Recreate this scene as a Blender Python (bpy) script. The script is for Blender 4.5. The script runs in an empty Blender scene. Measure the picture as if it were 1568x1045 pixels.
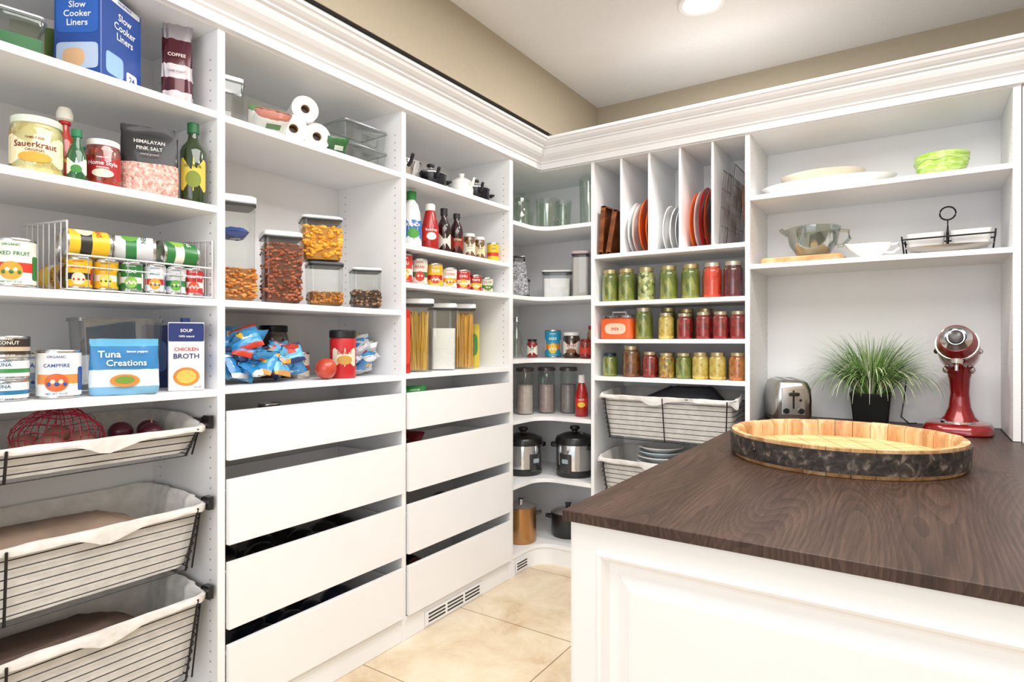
import bpy, math, random
from mathutils import Matrix, Vector
random.seed(7)
S=bpy.context.scene
try:
    S.view_settings.view_transform='Standard'
except Exception: pass

# ------------------------------------------------------------ materials
def lin(h):
    h=h.lstrip('#'); o=[]
    for i in (0,2,4):
        c=int(h[i:i+2],16)/255
        o.append(c/12.92 if c<=.04045 else ((c+.055)/1.055)**2.4)
    return tuple(o)+(1,)
_mc={}
def M(h,rough=.5,metal=0,coat=0,var=.06,sc=14,bump=0):
    k=(h,rough,metal,coat,var,sc,bump)
    if k in _mc: return _mc[k]
    m=bpy.data.materials.new('mat_'+h); m.use_nodes=True
    nt=m.node_tree; b=nt.nodes['Principled BSDF']
    c=lin(h)
    tc=nt.nodes.new('ShaderNodeTexCoord'); n=nt.nodes.new('ShaderNodeTexNoise')
    n.inputs['Scale'].default_value=sc; n.inputs['Detail'].default_value=3
    nt.links.new(tc.outputs['Object'],n.inputs['Vector'])
    r=nt.nodes.new('ShaderNodeValToRGB')
    r.color_ramp.elements[0].position=.3; r.color_ramp.elements[1].position=.7
    r.color_ramp.elements[0].color=tuple(x*(1-var) for x in c[:3])+(1,)
    r.color_ramp.elements[1].color=tuple(min(1,x*(1+var*.5)) for x in c[:3])+(1,)
    nt.links.new(n.outputs['Fac'],r.inputs['Fac']); nt.links.new(r.outputs['Color'],b.inputs['Base Color'])
    b.inputs['Roughness'].default_value=rough; b.inputs['Metallic'].default_value=metal
    b.inputs['Coat Weight'].default_value=coat; b.inputs['Coat Roughness'].default_value=.05
    if bump:
        bp=nt.nodes.new('ShaderNodeBump'); bp.inputs['Strength'].default_value=bump; bp.inputs['Distance'].default_value=.01
        nt.links.new(n.outputs['Fac'],bp.inputs['Height']); nt.links.new(bp.outputs['Normal'],b.inputs['Normal'])
    _mc[k]=m; return m
def mottle(name,cols,scale=60,rough=.25,coat=.6,bump=.3,stretch=(1,1,1),vor=True):
    if name in _mc: return _mc[name]
    m=bpy.data.materials.new(name); m.use_nodes=True; nt=m.node_tree; b=nt.nodes['Principled BSDF']
    tc=nt.nodes.new('ShaderNodeTexCoord'); mp=nt.nodes.new('ShaderNodeMapping'); mp.inputs['Scale'].default_value=stretch
    nt.links.new(tc.outputs['Object'],mp.inputs['Vector'])
    if vor:
        n=nt.nodes.new('ShaderNodeTexVoronoi'); n.inputs['Scale'].default_value=scale
        sep=nt.nodes.new('ShaderNodeSeparateColor'); nt.links.new(n.outputs['Color'],sep.inputs['Color'])
        fac=sep.outputs[0]; ht=n.outputs['Distance']
    else:
        n=nt.nodes.new('ShaderNodeTexNoise'); n.inputs['Scale'].default_value=scale; n.inputs['Detail'].default_value=5
        n.inputs['Distortion'].default_value=.6
        fac=n.outputs['Fac']; ht=fac
    nt.links.new(mp.outputs['Vector'],n.inputs['Vector'])
    r=nt.nodes.new('ShaderNodeValToRGB'); e=r.color_ramp.elements
    while len(e)<len(cols): e.new(.5)
    lo,hi=(.0,1.0) if vor else (.3,.7)
    for i,c in enumerate(cols):
        e[i].position=lo+(hi-lo)*i/max(1,(len(cols)-1)); e[i].color=lin(c)
    nt.links.new(fac,r.inputs['Fac']); nt.links.new(r.outputs['Color'],b.inputs['Base Color'])
    bp=nt.nodes.new('ShaderNodeBump'); bp.inputs['Strength'].default_value=bump; bp.inputs['Distance'].default_value=.004
    bp.invert=vor
    nt.links.new(ht,bp.inputs['Height']); nt.links.new(bp.outputs['Normal'],b.inputs['Normal'])
    b.inputs['Roughness'].default_value=rough; b.inputs['Coat Weight'].default_value=coat
    _mc[name]=m; return m
def clear(name,tint='f4f8f6',base=.10,edge=.55,rough=.04):
    if name in _mc: return _mc[name]
    m=bpy.data.materials.new(name); m.use_nodes=True; nt=m.node_tree; nt.nodes.clear()
    o=nt.nodes.new('ShaderNodeOutputMaterial'); mx=nt.nodes.new('ShaderNodeMixShader')
    t=nt.nodes.new('ShaderNodeBsdfTransparent'); t.inputs['Color'].default_value=lin(tint)
    g=nt.nodes.new('ShaderNodeBsdfGlossy'); g.inputs['Roughness'].default_value=rough
    lw=nt.nodes.new('ShaderNodeLayerWeight'); lw.inputs['Blend'].default_value=.25
    mr=nt.nodes.new('ShaderNodeMapRange'); mr.inputs['To Min'].default_value=base; mr.inputs['To Max'].default_value=edge
    nt.links.new(lw.outputs['Facing'],mr.inputs['Value']); nt.links.new(mr.outputs['Result'],mx.inputs['Fac'])
    nt.links.new(t.outputs[0],mx.inputs[1]); nt.links.new(g.outputs[0],mx.inputs[2]); nt.links.new(mx.outputs[0],o.inputs['Surface'])
    _mc[name]=m; return m
def emis(name,c,s):
    m=bpy.data.materials.new(name); m.use_nodes=True; b=m.node_tree.nodes['Principled BSDF']
    b.inputs['Emission Color'].default_value=lin(c); b.inputs['Emission Strength'].default_value=s; return m

WHITE=M('f2f2f3',.42,var=.02,sc=5)
PANELW=M('f1f0f1',.38,var=.02,sc=6)
TAN=M('b4a893',.8,var=.03,sc=40,bump=.05)
CEIL=M('ecebea',.9,var=.02,sc=60,bump=.1)
STEEL=M('c9c9c8',.25,1,var=.05)
CHROME=M('dddddd',.12,1,var=.03)
BLACK=M('151515',.35,0,.3)
WIRE=M('1e1a1a',.4,.3)
WWIRE=M('e2e2e4',.35,.1)
PIN=M('77777a',.6)
CLR=clear('clear_plastic','f8faf9',.07,.5); GLS=clear('clear_glass','f2f8f4',.05,.6,.02)
GLSG=clear('pale_green_glass','edf5ee',.13,.7,.03); LIDC=clear('frosted_clear_lid','f0f2f2',.35,.7,.25)
CANVAS=M('e3e0dc',.9,var=.12,sc=24,bump=.5)

def wood(name,cols,scale,stretch,rough=.35,bump=.05,coat=0,spec=.5):
    m=bpy.data.materials.new(name); m.use_nodes=True; nt=m.node_tree; b=nt.nodes['Principled BSDF']
    tc=nt.nodes.new('ShaderNodeTexCoord'); mp=nt.nodes.new('ShaderNodeMapping'); mp.inputs['Scale'].default_value=stretch
    nt.links.new(tc.outputs['Object'],mp.inputs['Vector'])
    n=nt.nodes.new('ShaderNodeTexNoise'); n.inputs['Scale'].default_value=scale*.25; n.inputs['Detail'].default_value=2; n.inputs['Distortion'].default_value=.4
    nt.links.new(mp.outputs['Vector'],n.inputs['Vector'])
    mul=nt.nodes.new('ShaderNodeMath'); mul.operation='MULTIPLY'; mul.inputs[1].default_value=14
    nt.links.new(n.outputs['Fac'],mul.inputs[0])
    fr=nt.nodes.new('ShaderNodeMath'); fr.operation='PINGPONG'; fr.inputs[1].default_value=1.0; nt.links.new(mul.outputs[0],fr.inputs[0])
    n2=nt.nodes.new('ShaderNodeTexNoise'); n2.inputs['Scale'].default_value=scale*6; n2.inputs['Detail'].default_value=6
    nt.links.new(mp.outputs['Vector'],n2.inputs['Vector'])
    ad=nt.nodes.new('ShaderNodeMix'); ad.inputs[0].default_value=.6
    nt.links.new(fr.outputs[0],ad.inputs[2]); nt.links.new(n2.outputs['Fac'],ad.inputs[3])
    r=nt.nodes.new('ShaderNodeValToRGB'); e=r.color_ramp.elements
    while len(e)<len(cols): e.new(.5)
    for i,c in enumerate(cols):
        e[i].position=.22+.5*i/(len(cols)-1); e[i].color=lin(c)
    nt.links.new(ad.outputs[0],r.inputs['Fac']); nt.links.new(r.outputs['Color'],b.inputs['Base Color'])
    bp=nt.nodes.new('ShaderNodeBump'); bp.inputs['Strength'].default_value=bump; bp.inputs['Distance'].default_value=.003
    nt.links.new(ad.outputs[0],bp.inputs['Height']); nt.links.new(bp.outputs['Normal'],b.inputs['Normal'])
    b.inputs['Roughness'].default_value=rough; b.inputs['Coat Weight'].default_value=coat; b.inputs['Specular IOR Level'].default_value=spec
    return m
def counter_mat():
    m=bpy.data.materials.new('dark_walnut_laminate'); m.use_nodes=True; nt=m.node_tree; b=nt.nodes['Principled BSDF']
    tc=nt.nodes.new('ShaderNodeTexCoord')
    def mapped(s):
        mp=nt.nodes.new('ShaderNodeMapping'); mp.inputs['Scale'].default_value=s; nt.links.new(tc.outputs['Object'],mp.inputs['Vector']); return mp.outputs['Vector']
    n=nt.nodes.new('ShaderNodeTexNoise'); n.inputs['Scale'].default_value=1.0; n.inputs['Detail'].default_value=1.0; n.inputs['Distortion'].default_value=.2
    nt.links.new(mapped((3.6,.5,1)),n.inputs['Vector'])
    mul=nt.nodes.new('ShaderNodeMath'); mul.operation='MULTIPLY'; mul.inputs[1].default_value=60; nt.links.new(n.outputs['Fac'],mul.inputs[0])
    fr=nt.nodes.new('ShaderNodeMath'); fr.operation='FRACT'; nt.links.new(mul.outputs[0],fr.inputs[0])
    fine=nt.nodes.new('ShaderNodeTexNoise'); fine.inputs['Scale'].default_value=1; fine.inputs['Detail'].default_value=6; fine.inputs['Roughness'].default_value=.7
    nt.links.new(mapped((150,5,1)),fine.inputs['Vector'])
    big=nt.nodes.new('ShaderNodeTexNoise'); big.inputs['Scale'].default_value=1; big.inputs['Detail'].default_value=3
    nt.links.new(mapped((10,1.0,1)),big.inputs['Vector'])
    a=nt.nodes.new('ShaderNodeMix'); a.inputs[0].default_value=.82; nt.links.new(fr.outputs[0],a.inputs[2]); nt.links.new(fine.outputs['Fac'],a.inputs[3])
    a2=nt.nodes.new('ShaderNodeMix'); a2.inputs[0].default_value=.35; nt.links.new(a.outputs[0],a2.inputs[2]); nt.links.new(big.outputs['Fac'],a2.inputs[3])
    r=nt.nodes.new('ShaderNodeValToRGB'); e=r.color_ramp.elements; e.new(.5); e.new(.6)
    for i,(p,c) in enumerate([(.34,'2e211c'),(.46,'3d2d26'),(.54,'49372f'),(.68,'5c473d')]):
        e[i].position=p; e[i].color=lin(c)
    nt.links.new(a2.outputs[0],r.inputs['Fac']); nt.links.new(r.outputs['Color'],b.inputs['Base Color'])
    b.inputs['Roughness'].default_value=.40; b.inputs['Specular IOR Level'].default_value=.26
    return m
COUNTER=counter_mat()
OAK=wood('pale_oak',['d6a566','e4b981','f0cf9c'],6,(1,5,1),.5,.1)
BOARD=wood('board_wood',['c79767','dbb083','e8c8a0'],6,(1,6,1),.5)
STAVE=[wood('stave_%d'%i,c,8,(4,4,.5),.6,.15) for i,c in enumerate([['b08050','cf9c6a','dfb688'],['bb8c58','d4a674','e6c49a'],['a07044','be8e5e','d3a474']])]
HOOP=mottle('rusty_hoop_steel',['1f1c1b','302b29','463d38','857a70'],45,.6,0,.6,vor=False)

def floor_mat():
    m=bpy.data.materials.new('travertine_tile'); m.use_nodes=True; nt=m.node_tree; b=nt.nodes['Principled BSDF']
    g=nt.nodes.new('ShaderNodeNewGeometry'); mp=nt.nodes.new('ShaderNodeMapping'); mp.inputs['Location'].default_value=(1.195+6.1,-1.645+6.1,0)
    nt.links.new(g.outputs['Position'],mp.inputs['Vector'])
    br=nt.nodes.new('ShaderNodeTexBrick'); br.offset=0; br.squash=1
    br.inputs['Scale'].default_value=1; br.inputs['Brick Width'].default_value=.61; br.inputs['Row Height'].default_value=.61
    br.inputs['Mortar Size'].default_value=.0028; br.inputs['Mortar Smooth'].default_value=.2
    br.inputs['Color1'].default_value=(1,1,1,1); br.inputs['Color2'].default_value=(.92,.91,.89,1); br.inputs['Mortar'].default_value=(.42,.36,.29,1)
    nt.links.new(mp.outputs['Vector'],br.inputs['Vector'])
    n=nt.nodes.new('ShaderNodeTexNoise'); n.inputs['Scale'].default_value=3.6; n.inputs['Detail'].default_value=10; n.inputs['Roughness'].default_value=.68; n.inputs['Distortion'].default_value=.5
    nt.links.new(g.outputs['Position'],n.inputs['Vector'])
    r=nt.nodes.new('ShaderNodeValToRGB'); e=r.color_ramp.elements; e.new(.5); e.new(.6)
    for i,(p,c) in enumerate([(.30,'c4a984'),(.44,'d8c4a6'),(.56,'e1d1b6'),(.72,'ece1cd')]):
        e[i].position=p; e[i].color=lin(c)
    nt.links.new(n.outputs['Fac'],r.inputs['Fac'])
    mx=nt.nodes.new('ShaderNodeMix'); mx.data_type='RGBA'; mx.blend_type='MULTIPLY'; mx.inputs[0].default_value=1
    nt.links.new(r.outputs['Color'],mx.inputs[6]); nt.links.new(br.outputs['Color'],mx.inputs[7])
    nt.links.new(mx.outputs[2],b.inputs['Base Color']); b.inputs['Roughness'].default_value=.3
    return m

# ------------------------------------------------------------ mesh builder
def rrect(hx,hy,r,k=4,sub=1):
    r=min(r,hx,hy); P=[]
    cs=[(hx-r,-hy+r,-90),(hx-r,hy-r,0),(-hx+r,hy-r,90),(-hx+r,-hy+r,180)]
    for i,(cx,cy,a0) in enumerate(cs):
        for j in range(k+1):
            a=math.radians(a0+90*j/k); P.append((cx+r*math.cos(a),cy+r*math.sin(a)))
        if sub>1:
            a=P[-1]; n=cs[(i+1)%4]; b=(n[0]+r*math.cos(math.radians(n[2])),n[1]+r*math.sin(math.radians(n[2])))
            for j in range(1,sub): P.append((a[0]+(b[0]-a[0])*j/sub,a[1]+(b[1]-a[1])*j/sub))
    return P
_tc={}
def tgeo(s,size):
    if (s,size) in _tc: return _tc[(s,size)]
    c=bpy.data.curves.new('t','FONT'); c.body=s; c.size=size; c.align_x='CENTER'; c.align_y='CENTER'; c.resolution_u=2
    c.offset=size*.012
    o=bpy.data.objects.new('t',c); S.collection.objects.link(o); bpy.context.view_layer.update()
    dg=bpy.context.evaluated_depsgraph_get(); me=o.evaluated_get(dg).to_mesh()
    V=[(v.co.x,v.co.y) for v in me.vertices]; F=[tuple(p.vertices) for p in me.polygons]
    o.evaluated_get(dg).to_mesh_clear(); bpy.data.objects.remove(o); bpy.data.curves.remove(c)
    _tc[(s,size)]=(V,F); return V,F
class MB:
    def __init__(s): s.v=[];s.f=[];s.mi=[];s.mats=[];s.T=Matrix.Identity(4)
    def mid(s,m):
        if m not in s.mats: s.mats.append(m)
        return s.mats.index(m)
    def add(s,V,F,mat,fm=None):
        b=len(s.v); T=s.T
        s.v+= [tuple(T@Vector(p)) for p in V]
        i0=s.mid(mat) if mat else 0
        for i,f in enumerate(F):
            s.f.append(tuple(b+j for j in f)); s.mi.append(s.mid(fm[i]) if fm else i0)
    def box(s,x0,x1,y0,y1,z0,z1,mat):
        V=[(x,y,z) for z in(z0,z1) for x,y in((x0,y0),(x1,y0),(x1,y1),(x0,y1))]
        s.add(V,[(3,2,1,0),(4,5,6,7),(0,1,5,4),(1,2,6,5),(2,3,7,6),(3,0,4,7)],mat)
    def loops(s,L,mat,cap0=True,cap1=True,mats=None):
        n=len(L[0]); V=[p for l in L for p in l]; F=[];fm=[]
        for i in range(len(L)-1):
            mm=mats[i] if mats else mat
            for j in range(n):
                k=(j+1)%n; F.append((i*n+j,i*n+k,(i+1)*n+k,(i+1)*n+j)); fm.append(mm)
        if cap0: F.append(tuple(range(n-1,-1,-1))); fm.append(mats[0] if mats else mat)
        if cap1: F.append(tuple((len(L)-1)*n+j for j in range(n))); fm.append(mats[-1] if mats else mat)
        s.add(V,F,None if not fm else fm[0],fm)
    def rbox(s,cx,cy,z0,w,d,h,r,mat,e=.003,taper=1,k=3,cap1=True):
        L=[]
        for z,ins,q in((z0,e,0),(z0+e,0,0),(z0+h-e,0,1),(z0+h,e,1)):
            f=1+(taper-1)*q
            L.append([(cx+x,cy+y,z) for x,y in rrect(w/2*f-ins,d/2*f-ins,r,k)])
        s.loops(L,mat,True,cap1)
    def prism(s,P,z0,z1,mat):
        n=len(P); s.loops([[(x,y,z0) for x,y in P],[(x,y,z1) for x,y in P]],mat)
    def lathe(s,prof,mat,seg=24,c=(0,0,0)):
        V=[];F=[];fm=[];cur=mat; idx=[]
        for p in prof:
            if p[0]<1e-6: idx.append([len(V)]*seg); V.append((c[0],c[1],c[2]+p[1]))
            else:
                idx.append(list(range(len(V),len(V)+seg)))
                for j in range(seg):
                    a=2*math.pi*j/seg; V.append((c[0]+p[0]*math.cos(a),c[1]+p[0]*math.sin(a),c[2]+p[1]))
        for i in range(len(prof)-1):
            if len(prof[i])>2: cur=prof[i][2]
            A,B=idx[i],idx[i+1]
            for j in range(seg):
                k=(j+1)%seg; f=[A[j],A[k],B[k],B[j]]
                g=[]
                for q in f:
                    if q not in g: g.append(q)
                if len(g)>2: F.append(tuple(g)); fm.append(cur)
        s.add(V,F,fm[0],fm)
    def tube(s,P,r,mat,seg=6,closed=False,r2=None):
        P=[Vector(p) for p in P]; n=len(P); L=[]
        up=Vector((0,0,1))
        for i,p in enumerate(P):
            if closed: t=(P[(i+1)%n]-P[i-1])
            else: t=P[min(i+1,n-1)]-P[max(i-1,0)]
            if t.length<1e-9: t=Vector((0,0,1))
            t.normalize()
            u=up if abs(t.dot(up))<.95 else Vector((1,0,0))
            a=t.cross(u).normalized(); b=a.cross(t).normalized()
            rr=r if r2 is None else r+(r2-r)*i/(n-1)
            L.append([tuple(p+a*rr*math.cos(2*math.pi*j/seg)+b*rr*math.sin(2*math.pi*j/seg)) for j in range(seg)])
        if closed: L.append(L[0]); s.loops(L,mat,False,False)
        else: s.loops(L,mat)
    def ell(s,c,r,mat,seg=12,rings=8,R=None):
        L=[];o=s.T
        if R is not None: s.T=s.T@Matrix.Translation(c)@R; c=(0,0,0)
        for i in range(rings+1):
            a=math.pi*i/rings-math.pi/2; L.append((max(1e-7,math.cos(a)),math.sin(a)))
        V=[];F=[]
        V.append((c[0],c[1],c[2]-r[2]))
        for i in range(1,rings):
            for j in range(seg):
                t=2*math.pi*j/seg; V.append((c[0]+r[0]*L[i][0]*math.cos(t),c[1]+r[1]*L[i][0]*math.sin(t),c[2]+r[2]*L[i][1]))
        V.append((c[0],c[1],c[2]+r[2]))
        for j in range(seg):
            k=(j+1)%seg; F.append((0,1+k,1+j)); b=1+(rings-2)*seg; F.append((b+j,b+k,len(V)-1))
            for i in range(rings-2):
                q=1+i*seg; F.append((q+j,q+k,q+seg+k,q+seg+j))
        s.add(V,F,mat); s.T=o
    def loft(s,secs,mat,n=28,pw=2.6,wr=0,cap=True):
        L=[];mats=[]; cur=mat
        for q in secs:
            if len(q)>5: cur=q[5]
            mats.append(cur); l=[]
            for j in range(n):
                a=2*math.pi*j/n; ca,sa=math.cos(a),math.sin(a)
                x=abs(ca)**(2/pw)*(1 if ca>0 else -1); y=abs(sa)**(2/pw)*(1 if sa>0 else -1)
                w=random.uniform(-wr,wr)
                l.append((q[3]+x*(q[1]+w),q[4]+y*(q[2]+w),q[0]+random.uniform(-wr,wr)*.5))
            L.append(l)
        s.loops(L,mat,cap,cap,mats[:-1])
    def text(s,t,size,x,z,d,mat,side='F'):
        V,F=tgeo(t,size)
        if side=='F': W=[(x+a,-d,z+b) for a,b in V]
        else: W=[(d,x+a,z+b) for a,b in V]
        s.add(W,F,mat)
    def ctext(s,t,size,R,z,mat,ang=0):
        V,F=tgeo(t,size); R2=R+.0007
        s.add([(R2*math.sin(a/R+ang),-R2*math.cos(a/R+ang),z+b) for a,b in V],F,mat)
    def cpatch(s,R,z,w,h,mat,ang=0,off=.0004,sq=2):
        V=[(0,0)];F=[];N=20;RR=4
        for i in range(1,RR+1):
            for j in range(N):
                a=2*math.pi*j/N; ca,sa=math.cos(a),math.sin(a)
                x=abs(ca)**(2/sq)*(1 if ca>0 else -1); y=abs(sa)**(2/sq)*(1 if sa>0 else -1)
                V.append((w/2*x*i/RR,h/2*y*i/RR))
        for j in range(N):
            k=(j+1)%N; F.append((0,1+j,1+k))
            for i in range(RR-1): F.append((1+i*N+j,1+(i+1)*N+j,1+(i+1)*N+k,1+i*N+k))
        R2=R+off
        s.add([(R2*math.sin(a/R+ang),-R2*math.cos(a/R+ang),z+b) for a,b in V],F,mat)
    def patch(s,x,z,w,h,d,mat,side='F',sq=2):
        V=[];N=24
        for j in range(N):
            a=2*math.pi*j/N; ca,sa=math.cos(a),math.sin(a)
            px=x+w/2*abs(ca)**(2/sq)*(1 if ca>0 else -1); pz=z+h/2*abs(sa)**(2/sq)*(1 if sa>0 else -1)
            V.append((px,-d,pz) if side=='F' else (d,px,pz))
        s.add(V,[tuple(range(N))],mat)
    def pebbles(s,x0,x1,y0,y1,z0,z1,n,sz,mats):
        for _ in range(n):
            x,y=random.uniform(x0,x1),random.uniform(y0,y1)
            f=random.random()
            if f<.35: y=y0
            elif f<.7: x=x1
            elif f<.8: x=x0
            z=random.uniform(z0,z1) if f<.8 else z1
            R=Matrix.Rotation(random.uniform(0,6.28),4,'Z')@Matrix.Rotation(random.uniform(-1.3,1.3),4,'X')
            s.ell((x,y,z),sz,random.choice(mats),7,5,R)
    def build(s,name,loc=None,rot=0,bevel=0,flat=False,tilt=None):
        if loc is None:
            xs=[p[0] for p in s.v];ys=[p[1] for p in s.v];zs=[p[2] for p in s.v]
            loc=((min(xs)+max(xs))/2,(min(ys)+max(ys))/2,min(zs))
            s.v=[(p[0]-loc[0],p[1]-loc[1],p[2]-loc[2]) for p in s.v]
        me=bpy.data.meshes.new(name); me.from_pydata(s.v,[],s.f)
        for m in s.mats: me.materials.append(m)
        me.polygons.foreach_set('material_index',s.mi)
        if not flat:
            me.polygons.foreach_set('use_smooth',[True]*len(s.f))
            try: me.set_sharp_from_angle(angle=math.radians(38))
            except Exception: pass
        me.update()
        o=bpy.data.objects.new(name,me); S.collection.objects.link(o)
        o.location=loc; o.rotation_euler=(0 if not tilt else math.radians(tilt[0]),0 if not tilt else math.radians(tilt[1]),math.radians(rot))
        if bevel:
            b=o.modifiers.new('bevel','BEVEL'); b.width=bevel; b.segments=2; b.limit_method='ANGLE'; b.angle_limit=math.radians(50)
        return o
def child(cn,pn):
    bpy.context.view_layer.update()
    c=bpy.data.objects[cn]; p=bpy.data.objects[pn]; c.parent=p; c.matrix_parent_inverse=p.matrix_world.inverted()

# ------------------------------------------------------------ room shell
RX=1.2; CZ=2.72; YB=3.42; YR=-1.6
m=MB(); m.box(-2.35,RX+.15,YR,YB+.15,-.1,0,floor_mat()); m.build('floor')
m=MB(); m.box(-2.35,RX+.15,YR,YB+.15,CZ,CZ+.1,CEIL); m.build('ceiling')
m=MB(); m.box(-2.35,-2.215,YR,YB+.15,0,CZ,TAN); m.box(-2.215,-1.648,YR,YB,2.394,CZ,TAN); m.build('wall_left')
m=MB(); m.box(-2.215,RX,YB,YB+.15,0,CZ,TAN); m.build('wall_back')
m=MB(); m.box(RX,RX+.15,YR,YB,0,CZ,TAN); m.box(.334,RX,2.985,YB,0,2.24,WHITE); m.build('wall_right')
m=MB(); m.box(-1.80,-1.652,.225,2.83,2.3845,2.3935,M('181512',.9)); m.build('painted_gap_shade')  # solid strip coloured dark to stand for shade in the gap above the crown

# crown moulding
prof=[(0,2.245),(.02,2.245),(.02,2.275),(.028,2.279),(.03,2.286),(.04,2.292),(.055,2.30),(.07,2.312),(.079,2.326),(.082,2.338),(.095,2.340),(.095,2.347),(.108,2.350),(.122,2.358),(.13,2.368),(.138,2.370),(.138,2.384),(0,2.384)]
m=MB(); V=[];F=[];n=len(prof)
for p,z in prof: V.append((-1.8+p,.225,z))
for p,z in prof: V.append((-1.8+p,2.977-p,z))
for p,z in prof: V.append((RX,2.977-p,z))
for st in (0,1):
    for i in range(n-1): F.append((st*n+i,(st+1)*n+i,(st+1)*n+i+1,st*n+i+1))
F.append(tuple(range(n)))
m.add(V,F,PANELW); m.build('trim_crown_moulding',flat=True)

# ------------------------------------------------------------ shelving
T=.022
def pins(m,x0,y,zs,sgn=-1):
    for z in zs:
        V=[(x0+.003*math.cos(a),y+sgn*.0006,z+.003*math.sin(a)) for a in [k*math.pi/3 for k in range(6)]]
        m.add(V,[tuple(range(6))],PIN)
def leftunit(p0,p1,shelves,zlow):
    m=MB()
    if p0[0]<.3: m.box(-2.2,-1.8,p0[0],p0[1],0,2.262,WHITE)
    m.box(-2.2,-1.8,p1[0],p1[1],0,2.262,WHITE)
    a,b=p0[1],p1[0]
    m.box(-2.212,-2.2,p0[0] if p0[0]<.3 else a,p1[1],0,2.262,WHITE)
    m.box(-2.2,-1.8,a,b,2.24,2.262,WHITE)
    m.box(-2.2,-1.8,a,b,.08,.1,WHITE)
    m.box(-1.82,-1.803,a,b,0,.08,WHITE)
    for z in shelves: m.box(-2.2,-1.802,a,b,z-T,z,WHITE)
    zz=[zlow+.032*i for i in range(int((2.2-zlow)/.032))]
    zz=[z for z in zz if all(abs(z-s+.01)>.02 for s in shelves)]
    for x in(-1.84,-2.15):
        pins(m,x,b,zz)
    m.build('pantry_shelving_unit',bevel=.0012)
leftunit((.225,.25),(1.049,1.074),[1.983,1.69,1.40,1.12],.2)
leftunit((1.049,1.074),(1.856,1.881),[1.98,1.40,1.125],1.12)
leftunit((1.856,1.881),(2.667,2.699),[1.985,1.686,1.52,1.13],1.12)
# corner unit
def cpoly(r=.11,o=0):
    P=[(-2.2,2.70),(-1.8-o,2.70)]
    cx,cy=-1.8-o+r,2.977+o-r
    for k in range(9):
        a=math.radians(180-90*k/8); P.append((cx+r*math.cos(a),cy+r*math.sin(a)))
    P+=[(-1.476,2.977+o),(-1.476,3.377),(-2.2,3.377)]
    return P
m=MB()
for z in(1.92,1.52,1.17,.84,.49,.118): m.prism(cpoly(),z-T,z,WHITE)
m.prism(cpoly(.02),2.24,2.262,WHITE); m.prism(cpoly(.11,.004),0,.096,WHITE)
m.box(-2.212,-2.2,2.70,3.39,0,2.262,WHITE); m.box(-2.2,-1.476,3.377,3.39,0,2.262,WHITE)
m.build('corner_shelving_unit')
# middle back unit
m=MB()
m.box(-1.475,-1.455,2.977,3.377,0,2.262,WHITE); m.box(-.672,-.65,2.977,3.377,0,2.262,WHITE)
m.box(-1.475,-.65,3.377,3.39,0,2.262,WHITE)
a,b=-1.455,-.672
for z in(1.738,1.483,1.28,1.078): m.box(a,b,2.979,3.377,z-T,z,WHITE)
m.box(a,b,2.977,3.377,2.24,2.262,WHITE); m.box(a,b,2.979,3.377,.08,.1,WHITE); m.box(a,b,2.99,3.005,0,.08,WHITE)
for x in(-1.302,-1.147,-.986,-.825):
    m.box(x-.006,x+.006,2.985,3.377,1.738,2.24,WHITE)
m.build('divided_shelving_unit',bevel=.001)
# right unit over counter
CT=.886
m=MB()
m.box(.305,.33,2.977,3.377,CT+.001,2.262,WHITE); m.box(-.65,.33,3.377,3.39,CT+.001,2.262,WHITE)
m.box(-.65,.305,2.977,3.377,2.24,2.262,WHITE)
for z in(1.952,1.63): m.box(-.65,.305,2.979,3.377,z-T,z,WHITE)
for x,s_ in((-.65,1),(.305,-1)):
    for y in(3.02,3.33):
        for i in range(38):
            z=.98+.032*i
            if min(abs(z-1.94),abs(z-1.62))<.02: continue
            V=[(x+s_*.0006,y+.003*math.cos(t),z+.003*math.sin(t)) for t in [k*math.pi/3 for k in range(6)]]
            m.add(V,[tuple(range(6))],PIN)
m.build('hutch_shelving_unit',bevel=.0012)

# vents in toe kick
DK=M('3a3734',.6)
m=MB(); m.box(-1.8005,-1.797,2.0,2.42,.012,.072,PANELW)
for i in range(3):
    for k in range(3): m.box(-1.797,-1.7962,2.02+.13*i,2.135+.13*i,.022+.016*k,.030+.016*k,DK)
m.build('floor_vent_grille')
m=MB(); m.box(-1.797,-1.794,2.72,2.84,.02,.075,PANELW)
for k in range(3): m.box(-1.794,-1.7932,2.73,2.83,.028+.015*k,.036+.015*k,DK)
m.build('floor_vent_grille')

# drawers
DZ=[(1.05,.895),(.835,.63),(.575,.365),(.315,.106)]
for (y0,y1) in((1.074,1.856),(1.881,2.667)):
    for zt,zb in DZ:
        m=MB(); m.box(-1.802,-1.784,y0+.003,y1-.003,zb,zt,PANELW)
        a,b=y0+.014,y1-.014; h=zt-.04
        m.box(-2.18,-1.802,a,a+.012,zb+.01,h,WHITE); m.box(-2.18,-1.802,b-.012,b,zb+.01,h,WHITE)
        m.box(-2.18,-2.168,a+.012,b-.012,zb+.01,h,WHITE); m.box(-2.168,-1.802,a+.012,b-.012,zb+.01,zb+.02,WHITE)
        m.build('pantry_drawer',bevel=.0015)

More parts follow.
